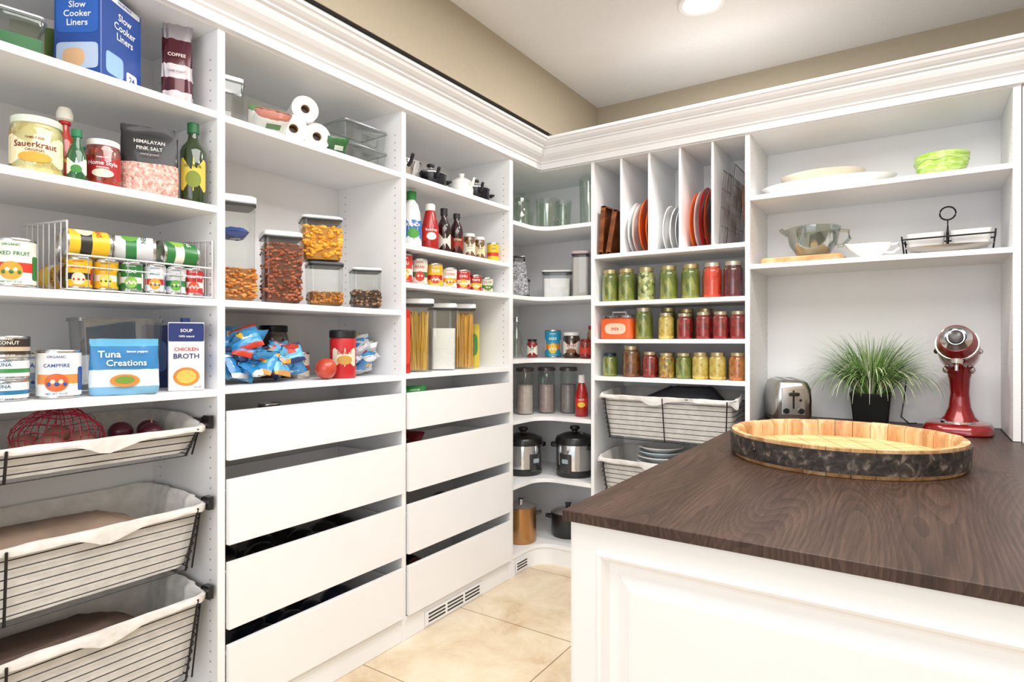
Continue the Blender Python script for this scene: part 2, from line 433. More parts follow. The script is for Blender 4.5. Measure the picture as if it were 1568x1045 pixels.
# ------------------------------------------------------------ peninsula
m=MB()
m.box(-.67,RX-.002,1.205,2.975,CT-.024,CT,COUNTER); m.box(-.648,.303,2.975,3.375,CT-.024,CT,COUNTER)
o=m.build('countertop',bevel=.002)
m=MB()
m.box(-.648,RX-.002,1.245,2.968,0,CT-.025,PANELW); m.box(-.645,.303,2.968,3.37,0,CT-.025,PANELW)
def framed(m,P0,ux,w,z0,z1,nrm,fl,fr,ft,fb):
    R=[(-1,.020),(0,.020),(.002,.026),(.008,.028),(.014,.025),(.020,.014),(.026,.004),(.032,.001),(.046,.002),(.075,.013),(.082,.014)]
    loops=[]
    for ins,dep in R:
        if ins==-1: a0,a1,b0,b1=0,w,z0,z1
        else: a0,a1,b0,b1=fl+ins,w-fr-ins,z0+fb+ins,z1-ft-ins
        loops.append([tuple(P0+ux*a+nrm*dep+Vector((0,0,z))) for a,z in((a0,b0),(a1,b0),(a1,b1),(a0,b1))])
    base=[tuple(P0+ux*a+Vector((0,0,z))) for a,z in((0,z0),(w,z0),(w,z1),(0,z1))]
    m.loops([base]+loops,PANELW,False,True)
framed(m,Vector((-.652,1.244,0)),Vector((1,0,0)),RX+.65,0.0,CT-.025,Vector((0,-1,0)),.058,.07,.058,.1)
framed(m,Vector((-.647,2.968,0)),Vector((0,-1,0)),1.725,0.0,CT-.025,Vector((-1,0,0)),.07,.07,.058,.1)
m.build('peninsula_cabinet',flat=True)

# ------------------------------------------------------------ generic items
def can(name,x,y,z,r,h,c1,c2=None,txt=None,tc='ffffff',rot=60,oval=None,ts=None):
    m=MB(); A=M(c1,.35,coat=.2); B=M(c2,.35,coat=.2) if c2 else A
    m.lathe([(0,0,STEEL),(r*.96,0),(r,.003),(r*.985,.007,A),(r*.985,h*.3,B),(r*.985,h*.5,A),(r*.985,h-.007,STEEL),(r,h-.003),(r*.97,h),(r*.93,h-.005),(0,h-.005)],A,28)
    if oval:
        m.cpatch(r*.985,h*.33,r*1.05,h*.38,M(oval,.4))
        for k in range(5): m.ell((r*math.sin(-.3+.16*k),-r*math.cos(-.3+.16*k)*.985,h*(.3+.05*(k%2))),(r*.12,r*.03,r*.12),M('efe3c0' if k%2 else tc,.4),8,5)
        m.cpatch(r*.985,h*.4,r*.5,h*.5,M(tc,.4),ang=1.3,sq=8); m.cpatch(r*.985,h*.45,r*.4,h*.4,M('f4f2ec',.4),ang=-1.2,sq=8)
    if txt:
        m.ctext(txt,ts or r*.40,r*.985,h*.68,M(tc,.4)); m.ctext('NET WT 15 OZ',r*.14,r*.985,h*.10,M(tc,.4)); m.ctext('ORGANIC',r*.18,r*.985,h*.86,M(tc,.4))
    return m.build(name,(x,y,z),rot)
def lying(name,x,y,z,r,h,c1,c2,txt,tc,rotz,oval=None,spin=0):
    m=MB(); A=M(c1,.35,coat=.2); B=M(c2,.35,coat=.2)
    m.T=Matrix.Translation((0,0,r))@Matrix.Rotation(math.radians(rotz),4,'Z')@Matrix.Rotation(math.radians(90),4,'Y')@Matrix.Rotation(math.radians(spin),4,'Z')@Matrix.Translation((0,0,-h/2))
    m.lathe([(0,.004,STEEL),(r*.93,.004),(r*.96,0),(r,.003),(r*.985,.007,A),(r*.985,h*.3,B),(r*.985,h*.55,A),(r*.985,h-.007,STEEL),(r,h-.003),(r*.97,h),(r*.93,h-.005),(0,h-.005)],A,28)
    if txt: m.ctext(txt,r*.45,r*.985,h*.7,M(tc,.4))
    if oval: m.cpatch(r*.985,h*.4,r*1.2,h*.4,M(oval,.4))
    m.build(name,(x,y,z))
def jar(name,x,y,z,r,h,content,lid='c9b98a',label=None,txt=None,tc='222222',rot=0,lidmetal=.8,band=None,neck=.8):
    m=MB(); C=content; Lm=M(lid,.3,lidmetal,var=.05)
    m.lathe([(0,0,C),(r*.85,0),(r*.97,.004),(r,.012),(r,h*.74),(r*.96,h*.79),(r*neck,h*.85),(r*neck,h*.87,Lm),(r*(neck+.06),h*.875),(r*(neck+.06),h*.985),(r*(neck+.01),h),(0,h)],C,28)
    m.lathe([(r*1.012,.014),(r*1.012,h*.74),(r*.98,h*.79),(r*(neck+.015),h*.86)],GLS,28)
    if label: 
        m.cpatch(r*1.015,h*.4,r*2.6,h*.52,M(label,.5),sq=9)
        if band: m.cpatch(r*1.02,h*.27,r*1.3,h*.18,M(band,.5))
        if txt:
            m.ctext(txt,r*.38,r*1.022,h*.48,M(tc,.5)); m.ctext('ORIGINAL',r*.16,r*1.022,h*.385,M(tc,.5)); m.ctext('FAMILY SIZE',r*.13,r*1.022,h*.60,M(tc,.5))
    m.build(name,(x,y,z),rot)
def bottle(name,x,y,z,prof,mat,rot=60,label=None,txt=None,tc='ffffff',lz=.4,lh=.3,R=.04,h=.2,oval=None,ts=None,lw=2.4):
    m=MB(); m.lathe(prof,mat,28)
    if label: m.cpatch(R,h*lz,R*lw,h*lh,M(label,.45),sq=9)
    if oval: m.cpatch(R+.0006,h*(lz-.06),R*1.2,h*lh*.5,M(oval,.45))
    if txt: m.ctext(txt,ts or R*.42,R+.0012,h*(lz+lh*.25),M(tc,.45))
    m.build(name,(x,y,z),rot)
def carton(name,x,y,z,w,d,h,rot,base,decor,tex=()):
    m=MB(); m.rbox(0,0,0,w,d,h,.002,M(base,.45,coat=.15),.0015,k=1)
    for i,(side,px,pz,pw,ph,c,sq) in enumerate(decor): m.patch(px,pz,pw,ph,(d/2 if side=='F' else w/2)+.0005+.0001*i,M(c,.45),side,sq)
    for (side,t,s_,px,pz,c) in tex: m.text(t,s_,px,pz,(d/2 if side=='F' else w/2)+.0022,M(c,.45),side)
    m.build(name,(x,y,z),rot)
def canister(name,x,y,z,w,d,h,rot,fill,core,peb=None,n=120,sz=(.007,.005,.005),sticks=None,lid=True,lidc='e8ecee'):
    m=MB()
    L=[[(a,b,zz) for a,b in rrect(w/2*f,d/2*f,.015,3)] for zz,f in((.0,.92),(.006,.95),(h*.9,1.0))]
    m.loops(L,CLR,True,False)
    if fill:
        wi,di=w*.93/2,d*.93/2
        if core:
            L=[[(a,b,zz) for a,b in rrect(wi*f,di*f,.014,3)] for zz,f in((.004,.95),(.01,.97),(fill,1.0))]
            m.loops(L,core)
        if peb: m.pebbles(-wi+.003,wi-.001,-di+.001,di-.003,.012,fill,n,sz,peb)
    if sticks:
        for i in range(sticks[0]):
            a,b=random.uniform(-1,1)*w*.38,random.uniform(-1,1)*d*.38
            a2,b2=a*.75+random.uniform(-.012,.012),b*.75+random.uniform(-.012,.012)
            a2=max(-w*.43,min(w*.43,a2)); b2=max(-d*.43,min(d*.43,b2))
            m.tube([(a2,b2,.008),(a,b,sticks[1]*random.uniform(.9,1.02))],sticks[2],random.choice(sticks[3]),4)
    if lid=='clear':
        m.rbox(0,0,h*.88,w*1.04,d*1.04,h*.12,.018,LIDC,.004)
        m.tube([(a,b,h*.88) for a,b in rrect(w*.52,d*.52,.018,3)],.0018,M('8a9094',.3),5,True)
    elif lid:
        m.rbox(0,0,h*.9,w*1.04,d*1.04,h*.025,.016,M('24262a',.4),.001)
        m.rbox(0,0,h*.925,w*1.06,d*1.06,h*.075,.018,M(lidc,.3,coat=.4),.004)
        m.rbox(0,0,h,w*.8,d*.7,.003,.012,M('5a6068',.25),.001)
    m.build(name,(x,y,z),rot)
def pouch(name,x,y,z,w,h,t,rot,mats,wr=.0015,txt=()):
    m=MB(); secs=[]
    for q,(fz,fw,ft) in enumerate([(0,.93,.8),(.03,.98,1),(.15,1,1),(.3,1,.95),(.45,.99,.85),(.6,.98,.68),(.75,.97,.45),(.87,.97,.2),(.92,.97,.08),(1,.97,.05)]):
        mt=[mm for (z0,mm) in mats if fz>=z0][-1]
        secs.append((h*fz,w/2*fw,t/2*ft,0,0,mt))
    m.loft(secs,mats[0][1],32,3.2,wr)
    for (s_,size,px,pz,c,off) in txt: m.text(s_,size,px,pz,off,M(c,.5))
    m.build(name,(x,y,z),rot)
def snackbag(m,c,R,w,h,t,m1,m2,m3=None):
    o=m.T; m.T=m.T@Matrix.Translation(c)@R
    N=12; V=[];F=[];fm=[]
    for sgn in(1,-1):
        b=len(V)
        for i in range(N+1):
            for j in range(N+1):
                u,v=-1+2*i/N,-1+2*j/N
                e=max(0,(1-u**4)*(1-v**4))**.6
                V.append((w/2*u*(1-.05*(1-abs(v))),sgn*(t/2*e+.0006)+random.uniform(-.002,.002),h/2*v))
        for i in range(N):
            for j in range(N):
                f=(b+i*(N+1)+j,b+(i+1)*(N+1)+j,b+(i+1)*(N+1)+j+1,b+i*(N+1)+j+1)
                F.append(f if sgn<0 else f[::-1])
                u,v=i/N-.5,j/N-.5
                fm.append(m2 if (u*1.1)**2+(v*1.6)**2<.06 else (m3 if m3 and (v>.28 or v<-.4) else m1))
    m.add(V,F,m1,fm); m.T=o
def settle(m):
    zm=min(p[2] for p in m.v); m.v=[(a,b,c-zm) for a,b,c in m.v]

# ======================= BAY 1 top shelf
z=1.984
m=MB(); w_,d_,h_=.13,.165,.235
m.rbox(0,0,0,w_,d_,h_,.002,M('1d4a9c',.35,coat=.3),.0015,k=1)
m.patch(0,.165,.115,.11,d_/2+.0006,M('2a62bb',.4),'F',8); m.patch(0,.05,.115,.07,d_/2+.0006,M('b9cbe6',.4),'F',8); m.patch(-.01,.045,.06,.05,d_/2+.0008,M('e0b48a',.4),'F',3)
m.patch(-.03,.045,.07,.06,w_/2+.0006,M('9cc3e8',.4),'S',6); m.patch(0,.225,.15,.015,w_/2+.0006,M('e8eef6',.4),'S',12)
m.patch(.04,.03,.045,.04,w_/2+.0006,M('e8eef6',.4),'S',6)
WT=M('f4f6fa',.4)
for i,t in enumerate(['Slow','Cooker','Liners']):
    m.text(t,.024,0,.185-.024*i,d_/2+.0012,WT); m.text(t,.028,.01,.185-.028*i,w_/2+.0012,WT,'S')
m.text('24',.024,.04,.03,w_/2+.0012,M('1d4f9f'),'S'); m.text('VALUE PACK',.010,.01,.225,w_/2+.0012,M('1d4f9f'),'S')
m.build('slow_cooker_liner_box',(-1.905,.765,z),32)
canister('clear_storage_container',-1.90,.565,z,.12,.15,.10,80,.04,M('2f7a4a',.5),lid='clear')
pouch('stand_up_pouch',-2.06,.66,z,.10,.20,.06,70,[(0,M('d8d4cf',.35,coat=.3)),(.3,M('6a7f3a',.35,coat=.3)),(.8,M('d8d4cf',.35,coat=.3))],.002)
MAR=M('4d1422',.25,.3,.3); FOIL=M('b9b4ba',.3,.7); MARW=M('d8cdd0',.35,coat=.3)
pouch('coffee_bag',-1.885,.970,z,.08,.275,.07,60,[(0,MARW),(.1,MAR),(.3,MARW),(.45,MAR),(.75,FOIL)],.004,[('COFFEE',.014,0,.15,'e9d9d0',.034),('DARK ROAST',.008,0,.10,'3a1018',.037)])
m=MB(); m.lathe([(0,0),(.045,0),(.05,.01),(.05,.05),(.045,.06),(0,.06)],M('6b4a3a',.4)); m.build('brown_spice_tub',(-2.08,.87,z))
# shelf b
z=1.691
BRN=mottle('peanut_brown',['7a4a22','9b632f','b07a40'],20,.3,.6,.1,vor=False)
jar('sauerkraut_jar',-1.88,.612,z,.056,.145,mottle('sauerkraut',['d8c27c','e6d79c','c9ad60'],40,.3),lid='d8e4d0',label='f6ecc4',txt='Sauerkraut',tc='7a1f1f',rot=68,lidmetal=0,band='e8a73a',neck=.9)
jar('nut_butter_jar',-1.95,.505,z,.042,.17,BRN,lid='d8cfc0',rot=60,lidmetal=0,neck=.95)
R0=.022
HOTS=M('b8321c',.2,coat=.6)
bottle('hot_sauce_bottle',-1.955,.70,z,[(0,0,HOTS),(R0,.001),(R0,.12),(.019,.135),(.011,.155),(.010,.175,M('c01f1f')),(.014,.176),(.014,.185,M('f3efe2')),(.019,.19),(.02,.205),(.014,.222),(0,.224)],HOTS,66,'f2c11d','HOT',"b01818",.3,.42,R0,.2,oval='d33a1e',lw=4)
GR=M('1f5a33',.15,coat=.7)
bottle('green_sauce_bottle',-1.84,.686,z,[(0,0,GR),(.022,.001),(.022,.065),(.018,.08),(.010,.10),(.009,.115,M('1c7a4e')),(.012,.116),(.012,.135),(0,.136)],GR,66,'e9ecd8',None,'1f5a33',.28,.33,.022,.13,oval='3d8a3d',lw=2.6)
TL=M('1f8a7c',.3)
bottle('teal_capped_jar',-2.02,.80,z,[(0,0,M('e6ebe4')),(.038,.002),(.038,.10),(.036,.11,TL),(.038,.112),(.038,.14),(.034,.144),(0,.144)],TL,66,'3b76b5','mix','ffffff',.4,.4,.038,.13)
jar('salsa_jar',-1.868,.760,z,.041,.128,mottle('red_sauce',['7a1812','9e2a1a','b8402a'],50,.3),lid='f0efe9',label='b01c22',txt='Home Style',tc='ffffff',rot=66,lidmetal=0,band='e7e2c8',neck=.9)
BK=M('17171a',.45,coat=.2); SALT=mottle('pink_salt',['c98d80','dba89a','efd0c5','b87566'],150,.5,.1,.5)
pouch('pink_salt_pouch',-1.865,.880,z,.148,.205,.07,64,[(0,SALT),(.43,BK)],.0015,[('HIMALAYAN',.014,0,.152,'d8d4cf',.031),('PINK SALT',.014,0,.133,'d8d4cf',.034),('coarse ground',.008,0,.117,'b8a49c',.034)])
OIL=M('26381a',.1,coat=.8)
bottle('olive_oil_bottle',-1.85,1.0,z,[(0,0,OIL),(.034,0),(.037,.005),(.037,.155),(.032,.172),(.018,.19),(.014,.205),(.014,.215,M('1b5e34')),(.0165,.216),(.0165,.245),(.015,.248),(0,.248)],OIL,62,'d9c04a','OLIVE OIL','2b4a1e',.35,.42,.037,.24,oval='7c8a2a',ts=.011,lw=2.2)
# shelf c
z=1.401
can('fruit_can',-1.845,.555,z,.044,.118,'e9efe4','d83a2a','MIXED FRUIT','2c7a36',64,oval='e8a035',ts=.013)
can('soup_can',-2.06,.56,z,.04,.11,'b02a24','f0e6c8','SOUP','ffffff',64)
def wirerack(x0,x1,y0,y1,z0,zt,zf):
    m=MB(); r=.0028
    m.tube([(x1,y0,zt-.02),(x1,y0,zf),(x1,y1,zf),(x1,y1,zt-.02),(x0,y1,zt),(x0,y0,zt)],r,WWIRE,6,True)
    m.tube([(x1,y0,z0+.004),(x1,y1,z0+.004),(x0,y1,z0+.004),(x0,y0,z0+.004)],.002,WWIRE,6,True)
    m.tube([(x1,y0,zf-.03),(x1,y1,zf-.03)],.0018,WWIRE,5)
    k=int((y1-y0)/.045)
    for i in range(k+1):
        yy=y0+(y1-y0)*i/k
        m.tube([(x1,yy,zf),(x1,yy,z0+.004),(x0,yy,z0+.004),(x0,yy,zt)],.0015,WWIRE,5)
    for i in range(9):
        xx=x0+(x1-x0)*i/8; f=i/8
        for yy in(y0,y1): m.tube([(xx,yy,z0+.004),(xx,yy,zt-.02*f)],.0015,WWIRE,5)
    m.build('wire_can_rack')
wirerack(-2.12,-1.815,.655,1.04,z,1.60,1.495)
wirerack(-2.12,-1.90,.27,.50,z,1.60,1.495)
cols=[('f0c02a','2b2a28','BEANS','c01c1c','e5e0c0'),('e9b21e','f3efe0','CORN','2f6d2b','f0d45a'),('2b7a3b','f3efe0','PEAS','ffffff','8dbb4a'),('e8ecf0','c3262a','MILK','1c5c9a','e3a13a'),('d8dadf','2e7d43','GREEN','1d5a2a','69a845'),('c5262b','f6f1e7','TOMATO','ffffff','e8492f')]
for i in range(6):
    c=cols[i]; yy=[.70,.764,.828,.892,.952,1.005][i]
    can('food_can',-1.855,yy-.003,z+.006,.0295,.085,c[0],c[1],c[2],c[3],66,oval=c[4])
for i,(yy,zz,xx) in enumerate([(.715,z+.0915,-1.86),(.835,z+.0915,-1.86),(.955,z+.0915,-1.86)]):
    c=cols[[0,4,2][i]]
    lying('food_can',xx,yy,zz,.038,.105,c[0],c[1],c[2],c[3],78+[6,-10,12][i],c[4],-65)
for i in range(4):
    c=cols[(i*2+1)%6]; lying('food_can',-2.0,.71+.09*i,z+.006,.04,.1,c[0],c[1],c[2],c[3],10,c[4])
for i,yy in enumerate((.75,.87,.975)):
    c=cols[(i+3)%6]; lying('food_can',-1.985,yy,z+.088,.04,.1,c[0],c[1],c[2],c[3],84,c[4],-60)
# shelf d
z=1.121
for i in range(3):
    can('tuna_can',-1.90+.004*i,.555,z+.054*i,.046,.053,['e8ebee','e3e6ea','3a2d28'][i],['1f6f9a','3a8a4a','c9b69a'][i],['TUNA','TUNA','COCONUT'][i],['1f5c8a','2a6a8a','f0e9da'][i],64,ts=.012)
can('tomato_can',-1.885,.662,z,.05,.125,'f0f0ee','e8934a','CAMPFIRE','24509a',64,oval='d8642e',ts=.013)
can('vegetable_can',-2.04,.66,z,.042,.12,'e9edf2','3c6fb0','PEARS','2e62a8',64,oval='9fc0d8')
m=MB(); 
L=[[(a,b,zz) for a,b in rrect(.11*f,.065*f,.02,3)] for zz,f in((0,.86),(.005,.9),(.21,1.0),(.215,1.04),(.205,1.05))]
m.loops(L,clear('smoky_clear','e2e5e8',.14,.55),True,False)
m.build('clear_storage_bin',(-1.965,.835,z),80)
TU=M('2a7db8',.35,coat=.3); TU2=M('7db8dc',.35,coat=.3)
pouch('tuna_pouch',-1.835,.800,z,.165,.155,.04,66,[(0,TU2),(.15,M('dfeef4',.35,coat=.3)),(.45,TU),(.87,M('5fb0d8',.3,coat=.3))],.0015,[('Tuna',.026,-.035,.112,'ffffff',.0185),('Creations',.024,.005,.088,'f6f3da',.0205),('lemon pepper',.009,.03,.120,'ffffff',.0190)])
m=MB(); m.patch(0,0,.07,.035,0,M('d88a3c',.5)); m.patch(0,.002,.045,.02,.001,M('6f9a3a',.5)); m.build('label_panel',(-1.811,.79,z+.04),66)
child('label_panel','tuna_pouch')
carton('broth_carton',-1.85,.978,z,.096,.066,.205,64,'f0f1f4',[('F',0,.175,.094,.055,'1c2f6e',20),('F',0,.042,.07,.056,'d8893a',2),('F',0,.042,.052,.04,'eec15a',2),('S',0,.175,.064,.055,'1c2f6e',20),('S',0,.08,.05,.08,'5a78b8',12)],[('F','BROTH',.021,0,.103,'1c2f6e'),('F','CHICKEN',.015,0,.124,'c02a2a'),('F','SOUP',.013,0,.180,'ffffff'),('F','100% natural',.008,0,.163,'ffffff'),('F','32 OZ',.007,.03,.010,'1c2f6e')])
m=MB(); m.lathe([(0,0),(.013,0),(.013,.014),(0,.014)],M('1c2f6e')); m.build('screw_cap',(-1.855,.978,z+.205)); child('screw_cap','broth_carton')
carton('cracker_carton',-2.05,.99,z,.08,.05,.2,60,'2a3f86',[('F',0,.1,.06,.1,'6a86c8',4)])

# ======================= lined wire baskets
def liner_basket(x0,x1,y0,y1,z0,z1,front,dip=.0):
    m=MB(); cx,cy=(x0+x1)/2,(y0+y1)/2; hx,hy=(x1-x0)/2,(y1-y0)/2; H=z1-z0
    def ins(z): return .03*(1-(z-z0)/H)
    def frontness(x,y): 
        d=(x-cx)/hx if front=='X' else -(y-cy)/hy
        return max(0,min(1,(d-.2)/.8))
    def loop(zz,i,wv=0,ph=0,drop=0):
        P=rrect(hx-i,hy-i,.035,5,26); out=[]
        for j,(x,y) in enumerate(P):
            w=wv*(math.sin(j*.55+ph)+.6*math.sin(j*1.27+ph*2)+.5*math.sin(j*.17+ph))
            q=1+w/max(hx,hy); dz=-dip*frontness(cx+x,cy+y)*((zz-z0)/H) + abs(w)*.5
            if drop: dz-=drop*max(0,math.sin(j*.36))**3
            out.append((cx+x*q,cy+y*q,zz+dz))
        return out
    L=[loop(z0+.006,.075),loop(z0+.01,ins(z0)+.006,.002),loop(z0+H*.3,ins(z0+H*.3)+.007,.003,1.4),loop(z0+H*.6,ins(z0+H*.6)+.007,.004,1),loop(z1-.01,.010,.004,2),loop(z1+.006,.0,.003,2),loop(z1+.004,-.010,.004,3),loop(z1-.010,-.012,.006,4,.012),loop(z1-.018,-.010,.006,4,.026)]
    m.loops(L,CANVAS,True,False)
    nz=max(4,int(H/.025))
    for i in range(nz+1):
        zz=z0+(H)*i/nz
        P=loop(zz,ins(zz)-.004 if i<nz else -.004)
        m.tube(P,.0017 if i<nz else .0035,WIRE,5,True)
    if front=='X':
        for yy in(y0+.03,cy-.12,y1-.03):
            m.tube([(x1-ins(z0)+.006,cy+(yy-cy)*.95,z0),(x1+.014,yy,z1-dip)],.0035,WIRE,6)
        for s_ in(-1,1):
            for xx in(x0+.05,cx,x1-.03): m.tube([(xx,cy+s_*(hy-ins(z0)+.005),z0),(xx,cy+s_*(hy+.007),z1)],.003,WIRE,6)
            m.box(x0,x1+.01,cy+s_*(hy+.012)-.006,cy+s_*(hy+.012)+.006,z1-.03,z1-.005,BLACK)
            m.box(x1-.02,x1+.012,cy+s_*(hy+.012)-.008,cy+s_*(hy+.012)+.008,z1-.035,z1+.005,BLACK)
    else:
        for xx in(x0+.03,cx,x1-.03):
            m.tube([(cx+(xx-cx)*.95,y0+ins(z0)-.006,z0),(xx,y0-.014,z1-dip)],.003,WIRE,6)
    m.build('lined_wire_basket')
liner_basket(-2.17,-1.815,.275,1.018,.922,1.035,'X',.03)
liner_basket(-2.17,-1.815,.275,1.018,.575,.785,'X',.02)
liner_basket(-2.17,-1.815,.275,1.018,.24,.51,'X',.02)
m=MB(); ON=M('5a1630',.35,coat=.4)
for (x,y,zz,r) in[(-1.95,.925,.99,.034),(-2.0,.86,.995,.034),(-2.02,.95,.99,.034)]:
    m.ell((x,y,zz),(r,r,r*.9),ON,14,10); m.tube([(x,y,zz+r*.8),(x+.003,y,zz+r*1.25)],.004,M('c8a07a'),5,r2=.001)
m.build('red_onion_pile')
m=MB(); NET=M('b8304a',.5)
for (x,y,zz) in[(-1.94,.66,.985),(-1.96,.74,.985),(-2.0,.70,1.0),(-1.99,.62,.985)]:
    m.ell((x,y,zz),(.036,.036,.034),M('b88478',.5),14,10)
c0=Vector((-1.965,.69,1.005))
for k in range(16):
    a=k*math.pi/16
    m.tube([tuple(c0+Vector((math.cos(t)*.085*math.cos(a),math.cos(t)*.11*math.sin(a),math.sin(t)*.075+.012*math.sin(3*a+t)))) for t in [q*math.pi/9 for q in range(18)]],.0012,NET,4,True)
for k in range(1,8):
    t=-1.3+k*.33; m.tube([tuple(c0+Vector((.085*math.cos(t)*math.cos(a),.11*math.cos(t)*math.sin(a),.075*math.sin(t)+.006*math.sin(4*a)))) for a in [q*math.pi/12 for q in range(24)]],.0012,NET,4,True)
m.build('netted_onion_bag')
for (zz,hh,cc) in((.590,.17,'9a8474'),(.255,.20,'7d685d')):
    m=MB(); m.loft([(0,.10,.22,0,0),(hh*.5,.12,.26,.01,0),(hh*.85,.11,.25,0,.02),(hh,.07,.2,0,0)],M(cc,.8,bump=.5,var=.2),30,4,.006)
    m.build('brown_paper_sack',(-2.01,.62,zz))

# ======================= BAY 2
z=1.981
canister('clear_storage_container',-1.94,1.150,z,.11,.11,.17,75,None,None,lid='clear')
PW=M('f3f2ef',.85,bump=.3,sc=60)
m=MB()
def roll(m,c,r,l,az):
    o=m.T; m.T=m.T@Matrix.Translation(c)@Matrix.Rotation(math.radians(az),4,'Z')@Matrix.Rotation(math.radians(90),4,'Y')
    m.lathe([(r*.3,-l/2,M('a98c6a',.8)),(r*.34,-l/2,PW),(r,-l/2),(r,l/2),(r*.34,l/2,M('a98c6a',.8)),(r*.3,l/2),(r*.3,l/2-.02,M('3a2d22')),(0,l/2-.02)],PW,26); m.T=o
roll(m,(-1.93,1.40,z+.052),.050,.16,-25); roll(m,(-1.93,1.502,z+.052),.050,.16,-25); roll(m,(-1.93,1.45,z+.138),.048,.16,-25)
m.build('paper_towel_rolls')
m=MB()
snackbag(m,(0,0,.05),Matrix.Rotation(.5,4,'X'),.12,.10,.06,M('e6e4dc',.4,coat=.3),M('b8432f',.4),M('6a8a5c',.4))
snackbag(m,(.01,-.03,.045),Matrix.Rotation(1.1,4,'X'),.12,.10,.05,M('e9ebe4',.4,coat=.3),M('6a8a5c',.4),M('b8786a',.4))
settle(m); m.build('napkin_packs',(-1.875,1.265,z),70)
m=MB(); snackbag(m,(0,0,.05),Matrix.Rotation(.9,4,'X'),.08,.08,.03,M('2f6a36',.3,coat=.4),M('e8eae2',.4)); settle(m); m.build('green_wrapped_pack',(-1.83,1.54,z),60)
for i in range(2):
    canister('clear_storage_box',-1.95,1.725,z+.088*i,.22,.17,.085,88,None,None,lid='clear')
z=1.401
PRET=[M('d08a42',.5),M('c07430',.5),M('dea05a',.5)]
canister('pretzel_canister',-1.885,1.155,z,.115,.115,.345,70,.105,M('a86c34',.7),PRET,260,(.014,.0045,.0045))
m=MB(); snackbag(m,(0,0,.03),Matrix.Rotation(1.45,4,'X'),.08,.07,.035,M('2b4f9c',.35),M('d8dde8',.4)); settle(m)
m.build('blue_snack_pack',(-1.885,1.155,z+.205),70); child('blue_snack_pack','pretzel_canister')
ALM=[M('99563a',.55),M('844630',.55),M('ad6a48',.55)]
canister('almond_canister',-1.875,1.325,z,.125,.125,.25,64,.205,M('6a3822',.7),ALM,420,(.011,.0065,.005))
SN=[M('eda52c',.5),M('f3ba48',.5),M('e09626',.5)]
DKB=[M('4a362a',.5),M('5e4432',.5),M('9a7a58',.5)]
canister('snack_mix_canister',-1.875,1.515,z,.125,.12,.165,60,.05,M('8a5a2a',.7),[M('c08038'),M('a86a2a')],150,(.009,.005,.005),lidc='5a6068')
canister('corn_snack_canister',-1.88,1.50,z+.1685,.14,.13,.165,60,.125,M('c88a2a',.7),SN,260,(.013,.008,.006))
canister('nut_canister',-1.88,1.725,z,.115,.115,.165,56,.07,M('3a2a20',.7),DKB,160,(.009,.007,.006))
z=1.126
BL=[M('3a9ad6',.28,coat=.4),M('2a80c0',.28,coat=.4),M('62b4e0',.28,coat=.4)]; BY=[M('f0c23a',.4),M('e8ecef',.4),M('d0402c',.4),M('e0a050',.4),M('2a3a6a',.4)]
def bagpile(name,x,y,n,sx,sy,h,mats=BL,seed=1,w=.12):
    random.seed(seed); m=MB()
    for i in range(n):
        R=Matrix.Rotation(random.uniform(.6,2.3),4,'Z')@Matrix.Rotation(random.uniform(.3,1.2)*random.choice((1,-1)),4,'X')@Matrix.Rotation(random.uniform(-.4,.4),4,'Y')
        f=i/n
        snackbag(m,(random.uniform(-sx,sx)*(1-.4*f),random.uniform(-sy,sy)*(1-.4*f),.052+f*(h-.05)),R,w,w*.85,.03,random.choice(mats),random.choice(BY),random.choice(BY+mats))
    settle(m); m.build(name,(x,y,z))
bagpile('snack_bag_pile',-1.93,1.20,32,.07,.06,.17,seed=3,w=.105)
bagpile('snack_bag_pile',-1.91,1.36,20,.05,.055,.12,seed=6,w=.095,mats=BL+[M('d8402c',.3,coat=.4),M('e8a83a',.3,coat=.4)])
bagpile('snack_bag_pile',-1.93,1.75,22,.05,.045,.15,[BL[0],BL[1],M('dfe4e8',.3,coat=.4),M('c8ccd4',.3,coat=.4)],seed=9,w=.10)
jar('jam_jar',-2.11,1.46,z,.055,.205,mottle('dark_jam',['3a1a1c','54262a','2c1214'],30,.2),lid='2a2a2c',rot=50,neck=.9)
can('snack_tin',-1.98,1.485,z,.036,.10,'d8cfc0','b8432f','NUTS','3a2a20',55)
m=MB(); m.ell((0,0,.040),(.040,.040,.040),M('c4452c',.3,coat=.5),18,12); m.tube([(0,0,.078),(0,0,.088)],.003,M('4a6a2a')); m.build('tomato',(-1.85,1.503,z))
bottle('peanut_tin',-1.875,1.605,z,[(0,0,M('c3272c',.35)),(.048,0),(.05,.004),(.05,.15),(.048,.155,M('1d1d1f',.4)),(.052,.157),(.052,.182),(.048,.187),(0,.187)],M('c3272c'),58,'e8dfc8','SANDY','c3272c',.45,.4,.05,.18,oval='c89a4a',ts=.018,lw=2.0)
# ======================= BAY 3
z=1.986
HB=M('15151a',.35)
def saucepan(name,x,y,r,h,rot,mat):
    m=MB(); 
    m.lathe([(0,0,mat),(r*.9,0),(r*.97,.006),(r,.02),(r,h),(r*1.04,h+.003,CHROME),(r*1.04,h+.006),(r*.9,h+.016),(r*.5,h+.026),(.012,h+.03),(.01,h+.041,HB),(.02,h+.046),(.018,h+.056),(0,h+.058)],mat,30)
    m.tube([(0,-r,h*.75),(0,-r-.025,h*.85),(0,-r-.05,h*1.15)],.010,HB,8,r2=.008)
    for s_ in(1,-1):
        m.tube([(s_*r,-.025,h*.7),(s_*(r+.02),-.02,h*.72),(s_*(r+.02),.02,h*.72),(s_*r,.025,h*.7)],.006,HB,6)
    m.build(name,(x,y,z),rot)
saucepan('saucepan',-1.94,2.0,.085,.085,65,CHROME)
saucepan('saucepan',-1.94,2.195,.075,.075,60,M('2a2a30',.2,.6))
